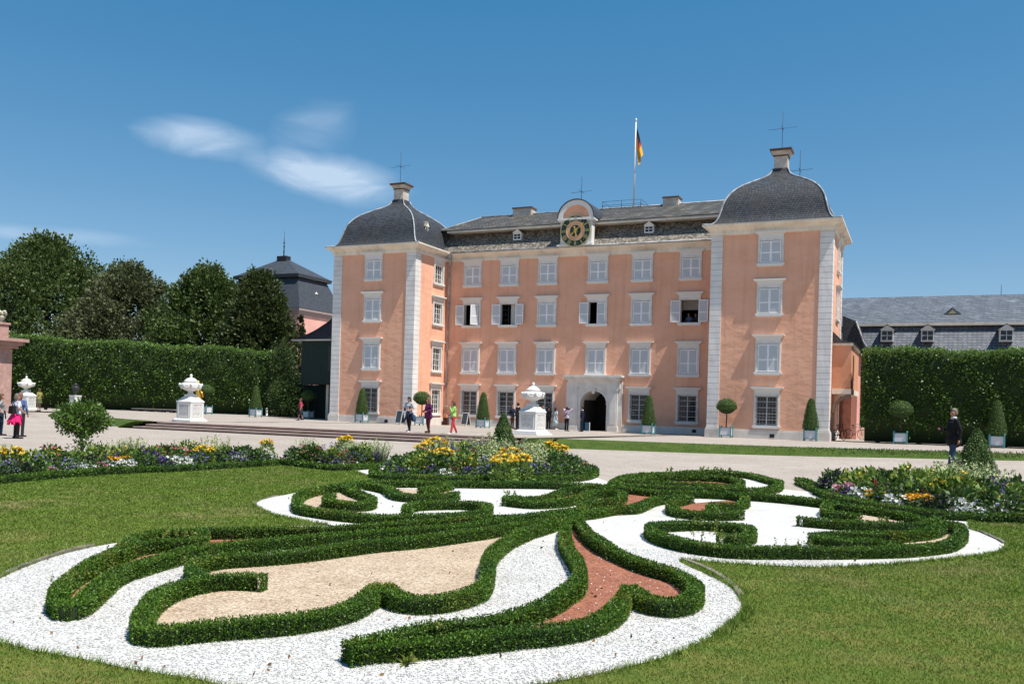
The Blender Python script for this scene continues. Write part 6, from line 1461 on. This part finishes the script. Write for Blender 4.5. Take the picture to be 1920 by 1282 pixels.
    if collar: g = G(); g.lathe([(.066*s, 1.46*s), (.085*s, 1.47*s), (.075*s, 1.52*s), (.062*s, 1.535*s)], 16, (0, tz(neck), 0)); g.build('collar', collar, root)
    if extras: extras(root, s, J, tz)
    return root
HB, HBR, HG, HAU = mat('black_hair', (.012, .01, .009), .45), mat('brown_hair', (.10, .05, .028), .5), mat('grey_hair', (.12, .10, .085), .6, (.17, .14, .12), 30), mat('auburn_hair', (.20, .09, .05), .5)
WS = cloth('white_shoe', (.7, .7, .7)); BS = cloth('black_shoe', (.02, .02, .02)); NAVY = cloth('navy', (.012, .018, .04)); BLACK = cloth('black', (.014, .014, .016)); CHAR = cloth('charcoal', (.03, .03, .033))
def bag(root, p, size, m_, name='bag', strap=None):
    g = G(); x, y, z = p; w, d, h = size; g.frustum(x, y, z, z+h, w/2, w/2*.85, d/2, d/2*.8); b = g.build(name, m_, root)
    if strap: g = G(); g.tube(strap, .012, 6); g.build('strap', m_, b)
def standz(x, y): return gz(x, y) if y > 34.7 else 0.
# world yaw: figure faces -y at 0; +90 deg faces +x; -90 deg faces -x
def onstep(px, z=.365, Y=35.05):
    x, _ = atY(px, 800, Y); return (x, Y, z)
def P_terr(px, py):
    Yg = 50.
    for _ in range(30): z = gz(atZ(px, py, .2)[0], Yg); X_, Yg2 = atZ(px, py, z); Yg = .5*Yg+.5*Yg2
    lim = 60.9 if -33.9 < X_ < -12.3 else (56.0 if -42 < X_ < -4.9 else 1e9)  # never inside the palace
    if Yg > lim: X_ *= lim/Yg; Yg = lim
    return (X_, Yg, gz(X_, Yg))
def ph(root, s, J, tz):
    c = (J['han', 1]+J['han', -1])/2; g = G(); g.box(c.x-.05, c.x+.05, c.y-.10, c.y-.08, c.z-.04, c.z+.08); g.build('phone', BLACK, root)
    g = G(); g.tube([(.12, tz(1.4)+.10, 1.40*s), (.14, tz(1.4)-.13, 1.3*s), (.12, -.14, 1.1*s)], .022, 6); g.build('rucksack_strap', BLACK, root)
person('woman with short black hair looking down at a phone, denim jacket tied round her waist', onstep(767), 1.60, R(-8), cloth('light_grey_shirt', (.42, .43, .46)), BLACK, WS, HB, .3, arms=((.02, .24, -.30), (.02, .24, -.30)), stride=.25, sleeves=.5, waist=cloth('denim', (.035, .06, .13)), lean=.06, head_pitch=.5, skin=SKIN, near_=True, extras=ph, ww=1.25)
def redph(root, s, J, tz):
    c = (J['han', 1]+J['han', -1])/2; g = G(); g.box(c.x-.05, c.x+.06, c.y-.10, c.y-.06, c.z-.05, c.z+.05); g.build('purse', cloth('red_purse', (.45, .03, .03)), root)
    bag(root, (-.24, .02, .72*s), (.2, .12, .5), BLACK, 'handbag', [(-.2, .02, 1.2*s), (-.17, -.02, 1.42*s), (-.15, .05, 1.3*s)])
person('woman in a purple jacket and maroon trousers standing beside the woman with the phone', onstep(803), 1.58, R(-32), cloth('purple', (.11, .022, .085)), cloth('maroon', (.085, .012, .022)), cloth('brown_shoe', (.10, .06, .04)), HAU, .9, arms=((.0, .20, -.34), (.02, .20, -.34)), stride=.06, sleeves=1, lean=.04, girth=1.12, head_yaw=R(-15), head_pitch=.12, near_=True, jacket=True, extras=redph, longtop=.08*1)
def whitebag(root, s, J, tz): bag(root, (-.30, -.02, .76*s), (.22, .1, .26), cloth('pale_bag', (.6, .6, .6)), 'handbag', [(-.28, 0, 1.0*s), (-.2, 0, 1.1*s), (-.25, .02, 1.0*s)])
person('woman in a lime green cardigan and coral red trousers walking past the chalkboard', onstep(850), 1.47, R(-40), cloth('lime_green', (.36, .62, .17)), cloth('coral_red', (.58, .06, .07)), WS, HBR, .9, arms=((.12, .05, -.36), (-.12, .22, -.02)), stride=.42, sleeves=1, lean=.03, head_yaw=R(-20), near_=True, extras=whitebag)
person('man in a dark navy suit standing guard at the left of the gateway', P_terr(1091, 809), 1.68, R(-82), NAVY, NAVY, BS, HB, 0, arms=((.05, .02, -.52), (.05, .03, -.52)), collar=WS)
def camx(root, s, J, tz):
    g = G(); g.box(-.07, .07, -.26, -.14, 1.55*s, 1.64*s); g.build('camera_body', BLACK, root); g = G(); g.tube([(-.17, .13, 1.45*s), (0, .15, 1.2*s), (.15, .13, 1.05*s)], .02, 5); g.build('strap', BLACK, root)
person('man in a pale pink shirt photographing, seen from behind, left of the gateway', P_terr(1062, 808), 1.62, R(168), cloth('pale_pink', (.52, .40, .52)), BLACK, BS, HB, 0, arms=((-.06, .22, .14), (-.06, .22, .14)), sleeves=1, extras=camx)
person('man in a black T-shirt and black trousers seen from behind, right of the marble urn', P_terr(1028, 804), 1.72, R(172), BLACK, BLACK, BS, HB, 0, arms=((.06, .15, -.30), (.06, .15, -.30)), sleeves=.5, girth=1.25)
person('dark-haired woman in a pale blue dress beside the man in black near the urn', P_terr(1041, 803), 1.60, R(150), cloth('pale_blue', (.45, .55, .60)), BLACK, WS, HB, .8, arms=((.08, .05, -.5), (.08, .05, -.5)), sleeves=.2, skirt=(cloth('pale_blue', (.45, .55, .60)), .30))
person('man in a light blue shirt half hidden behind the man in black near the urn', P_terr(1017, 802), 1.74, R(60), cloth('light_blue', (.33, .45, .66)), cloth('jeans', (.04, .08, .16)), BS, HBR, 0, arms=((.08, .05, -.5), (.08, .05, -.5)), sleeves=.5)
person('man in a navy jacket behind the clipped cone, left of the marble urn', P_terr(960, 803), 1.68, R(70), NAVY, CHAR, BS, HBR, 0, arms=((.06, .05, -.5), (.06, .15, -.3)), girth=1.1)
person('man in a black suit close to the left side of the marble urn', P_terr(970, 805), 1.78, R(-100), BLACK, BLACK, BS, HB, 0, arms=((.04, .05, -.5), (.04, .05, -.5)), collar=WS)
person('woman in a raspberry top and dark skirt walking in front of the annexe', P_terr(563, 788), 1.6, R(-65), cloth('raspberry', (.45, .04, .11)), BLACK, BS, HBR, .2, arms=((.06, .12, -.3), (.08, -.05, -.5)), sleeves=.1, stride=.3, skirt=(CHAR, .48))
person('woman in a yellow-green top and olive shorts beside the farthest marble urn', P_terr(73, 770), 1.62, R(-80), cloth('yellow_green', (.28, .27, .08)), cloth('olive', (.10, .11, .05)), BS, HBR, .3, arms=((.03, .2, -.2), (.05, .05, -.5)), sleeves=.3, skirt=(cloth('olive', (.10, .11, .05)), .6))
lx, ly = atZ(30, 822, 0)
def bk(root, s, J, tz): bag(root, (-.08, .2, .98*s), (.32, .14, .28), BLACK, 'rucksack', [(-.2, .14, 1.2*s), (-.05, .15, 1.45*s), (.14, .12, 1.2*s)])
person('grey-haired woman with a hot pink jacket round her waist and a black bag', (lx, ly, 0), 1.62, R(170), cloth('white_stripe', (.55, .56, .62)), CHAR, BS, HG, .15, arms=((.08, .12, -.36), (.08, .12, -.36)), sleeves=.5, waist=cloth('hot_pink', (.75, .02, .14)), near_=True, girth=1.1, extras=bk, ww=1.35)
lx, ly = atZ(1, 816, 0)
person('person in a grey T-shirt, hand on hip, cut by the left edge of the photo', (lx, ly, 0), 1.60, R(150), cloth('mid_grey', (.28, .29, .30)), NAVY, BS, HBR, .3, arms=((.17, -.02, -.38), (.17, -.02, -.38)), sleeves=.5, waist=NAVY, near_=True)
lx, ly = [q_*1.03 for q_ in atZ(37, 821, 0)]
person('person in a blue shirt mostly hidden behind the grey-haired woman', (lx, ly, 0), 1.66, R(200), cloth('mid_blue', (.10, .14, .28)), CHAR, BS, HAU, .2, arms=((.08, .05, -.5), (.08, .05, -.5)))
def papers(root, s, J, tz):
    g = G(); g.box(-.02, .16, -.42, -.38, 1.12*s, 1.26*s); g.build('folder', BLACK, root)
    g = G(); g.prism([(-.62, 1.0*s), (-.40, 1.12*s), (-.34, 1.30*s), (-.5, 1.22*s)], 'x', -.05, -.02); g.build('umbrella', BLACK, root) if False else None
mx_, my_ = atZ(1786, 884, 0)
person('grey-haired man in a black jacket and blue jeans walking left beyond the right flower bed', (mx_, my_, 0), 2.0, R(-68), BLACK, cloth('blue_jeans', (.035, .065, .12)), BS, HG, 0, arms=((.0, .24, -.25), (.06, -.04, -.52)), stride=.34, girth=1.2, near_=True, jacket=True, collar=cloth('white_collar', (.6, .6, .6)), head_yaw=R(22), skin=SKIN2, extras=papers, longtop=.1)
for px_, h_, c_, lb in ((1291, 1.62, cloth('window_blue', (.12, .16, .28)), 'left one of the two people looking out of the open palace window'), (1304, 1.60, CHAR, 'right one of the two people looking out of the open palace window')):
    x_, _ = atY(px_, 600, YC+.75); person(lb, (x_, YC+.75, 6.95), h_, R(0), c_, CHAR, BS, HBR if px_ > 1295 else HG, 0, arms=((.05, .05, -.5), (.05, .05, -.5)))
# ------------------------------------------------------------------ small things
BOARD = mat('chalkboard', (.05, .065, .08), .7); BFR = mat('pale_board_frame', (.55, .56, .56), .6)
def board(px, py, lb, Yb):
    x, _ = atY(px, py, Yb); y = Yb; z = gz(x, y); r = empty('chalkboard_sign', (x, y, z), R(-14)); tag(r, lb, 'sign', 'chalkboard stands')
    for sg in (-1, 1):
        g = G(); V = lambda a, b: (a, sg*(.26-.24*b/1.05), b)
        for (u0, u1, v0, v1, d, mi) in ((-.27, .27, .14, .98, 0, 1), (-.31, -.26, .0, 1.03, .02, 0), (.26, .31, .0, 1.03, .02, 0), (-.31, .31, .98, 1.04, .022, 0), (-.31, .31, .1, .15, .022, 0)):
            pts = []
            for t in (-1, 1):
                for (u, v) in ((u0, v0), (u1, v0), (u1, v1), (u0, v1)):
                    p = V(u, v); pts.append((p[0], p[1]+t*(.012+d*.5), p[2]))
            g.add(pts, [(3, 2, 1, 0), (4, 5, 6, 7), (0, 1, 5, 4), (1, 2, 6, 5), (2, 3, 7, 6), (3, 0, 4, 7)], mi)
        g.build('panel', [BFR, BOARD], r)
board(750, 792, 'folding chalkboard sign left of the two women', 55.7); board(873, 796, 'folding chalkboard sign right of the woman in green', 60.5)
x, y, z = P_terr(1104, 808); r = empty('blue_sign_stand', (x, y-.3, z)); tag(r, 'small blue sign stand with a white post at the gateway', 'sign')
g = G(); g.box(-.18, .06, -.03, .03, .04, .62); g.build('board', mat('blue_board', (.03, .10, .17), .5), r); g = G(); g.box(.12, .17, -.03, .03, 0, .62); g.box(-.18, .16, -.02, .02, .0, .05); g.build('post', WHITE, r)
x, y, z = atY(836, 796, 61.35)[0], 61.35, .06; r = empty('wooden_crate', (x, y, z)); g = G(); g.box(-.17, .17, -.15, .15, 0, .55); 
for i in range(5): g.box(-.18, .18, -.165, -.15, .02+.11*i, .1+.11*i)
g.build('slats', mat('dark_red_wood', (.07, .02, .015), .8), r); g = G(); g.box(-.19, .19, -.17, .17, .55, .58); g.build('lid', mat('dark_red_wood', (.07, .02, .015), .8), r); tag(r, 'dark reddish slatted box at the foot of the drainpipe', 'box')
x, y, z = P_terr(500, 780); r = empty('bollard', (x, y, z)); g = G(); g.lathe([(.11, 0), (.11, .05), (.09, .07), (.09, .62), (.10, .66), (.06, .70), (.01, .71)], 14); g.build('post', WHITE, r); tag(r, 'short white bollard in front of the left hedge, right of a cone topiary', 'bollard')
def bike(x, y, z, rz, lb, m_):
    r = empty('bicycle', (x, y, z), rz); tag(r, lb, 'bicycle'); M_ = m_
    for wx in (-.52, .52):
        g = G(); V = []; n = 24
        for i in range(n):
            a = 2*math.pi*i/n
            for j in range(6): b = 2*math.pi*j/6; rr = .33+.02*math.cos(b); V.append((wx+rr*math.cos(a), .02*math.sin(b), .35+rr*math.sin(a)))
        g.add(V, [(i*6+j, ((i+1) % n)*6+j, ((i+1) % n)*6+(j+1) % 6, i*6+(j+1) % 6) for i in range(n) for j in range(6)])
        for i in range(8): a = math.pi*i/8; g.tube([(wx-.32*math.cos(a), 0, .35-.32*math.sin(a)), (wx+.32*math.cos(a), 0, .35+.32*math.sin(a))], .003, 3, caps=False)
        g.build('wheel', BLACK, r)
    g = G()
    for a, b in (((-.52, 0, .35), (-.15, 0, .82)), ((-.52, 0, .35), (-.05, 0, .32)), ((-.05, 0, .32), (-.17, 0, .92)), ((-.05, 0, .32), (.38, 0, .80)), ((-.15, 0, .80), (.37, 0, .86)), ((.52, 0, .35), (.36, 0, .98))): g.tube([a, b], .018, 6)
    g.build('frame', M_, r); g = G(); g.tube([(.28, -.28, 1.04), (.36, -.1, 1.0), (.36, .1, 1.0), (.28, .28, 1.04)], .014, 6); g.build('handlebar', IRON, r); g = G(); g.ball((-.18, 0, .95), .08, 8, sx=1.7, sz=.4); g.build('saddle', BLACK, r); g = G(); g.tube([(-.05, -.09, .32), (-.05, .09, .32)], .03, 8); g.build('pedals', IRON, r)
x_, y_ = atZ(1573, 826, .08); bike(x_, min(y_, 62.), .1, R(62), 'dark bicycle leaning under the arched oriel at the right tower', BLACK)
x_, _ = atY(1603, 820, 65.); bike(x_, 65., .08, R(-30), 'grey bicycle parked beyond the right tower near the hedge', mat('grey_paint', (.25, .25, .26), .5))
# bank turf
GR2 = mat('bank_blades', (.055, .10, .016), .6, island=(.10, .15, .03), transl=.2)
def bank_blades(idx, n):
    i = rng.choice(idx[:-1], n); t = rng.uniform(0, 1, (n, 1)); u = rng.uniform(0, 1, (n, 1)); T0 = np.array(top)
    a_ = E2[i]*(1-u)+E2[i+1]*u; b_ = T0[i]*(1-u)+T0[i+1]*u; P = a_*(1-t)+b_*t; z = np.interp(t[:, 0], [0, .1, .5, 1], [0, .06, .2, .34]); k = P[:, 1] < 60; P, z = P[k], z[k]; m = len(P)
    h = rng.uniform(.015, .045, m); w = np.full(m, .02); a = rng.uniform(0, 6.28, m); dx = np.stack([np.cos(a), np.sin(a)], 1)*w[:, None]; V = np.zeros((m, 3, 3)); V[:, 0, :2] = P-dx; V[:, 1, :2] = P+dx; V[:, 2, :2] = P+rng.normal(0, .5, (m, 2))*h[:, None]; V[:, :2, 2] = z[:, None]-.03; V[:, 2, 2] = z+h
    tag(np_mesh('bank_turf', V.reshape(-1, 3), np.arange(3*m).reshape(m, 3), [GR2]), 'grass growing on the low bank at the edge of the terrace', 'grass', kind='stuff')
bank_blades(np.array(br_), 26000); bank_blades(np.array(bl), 16000)
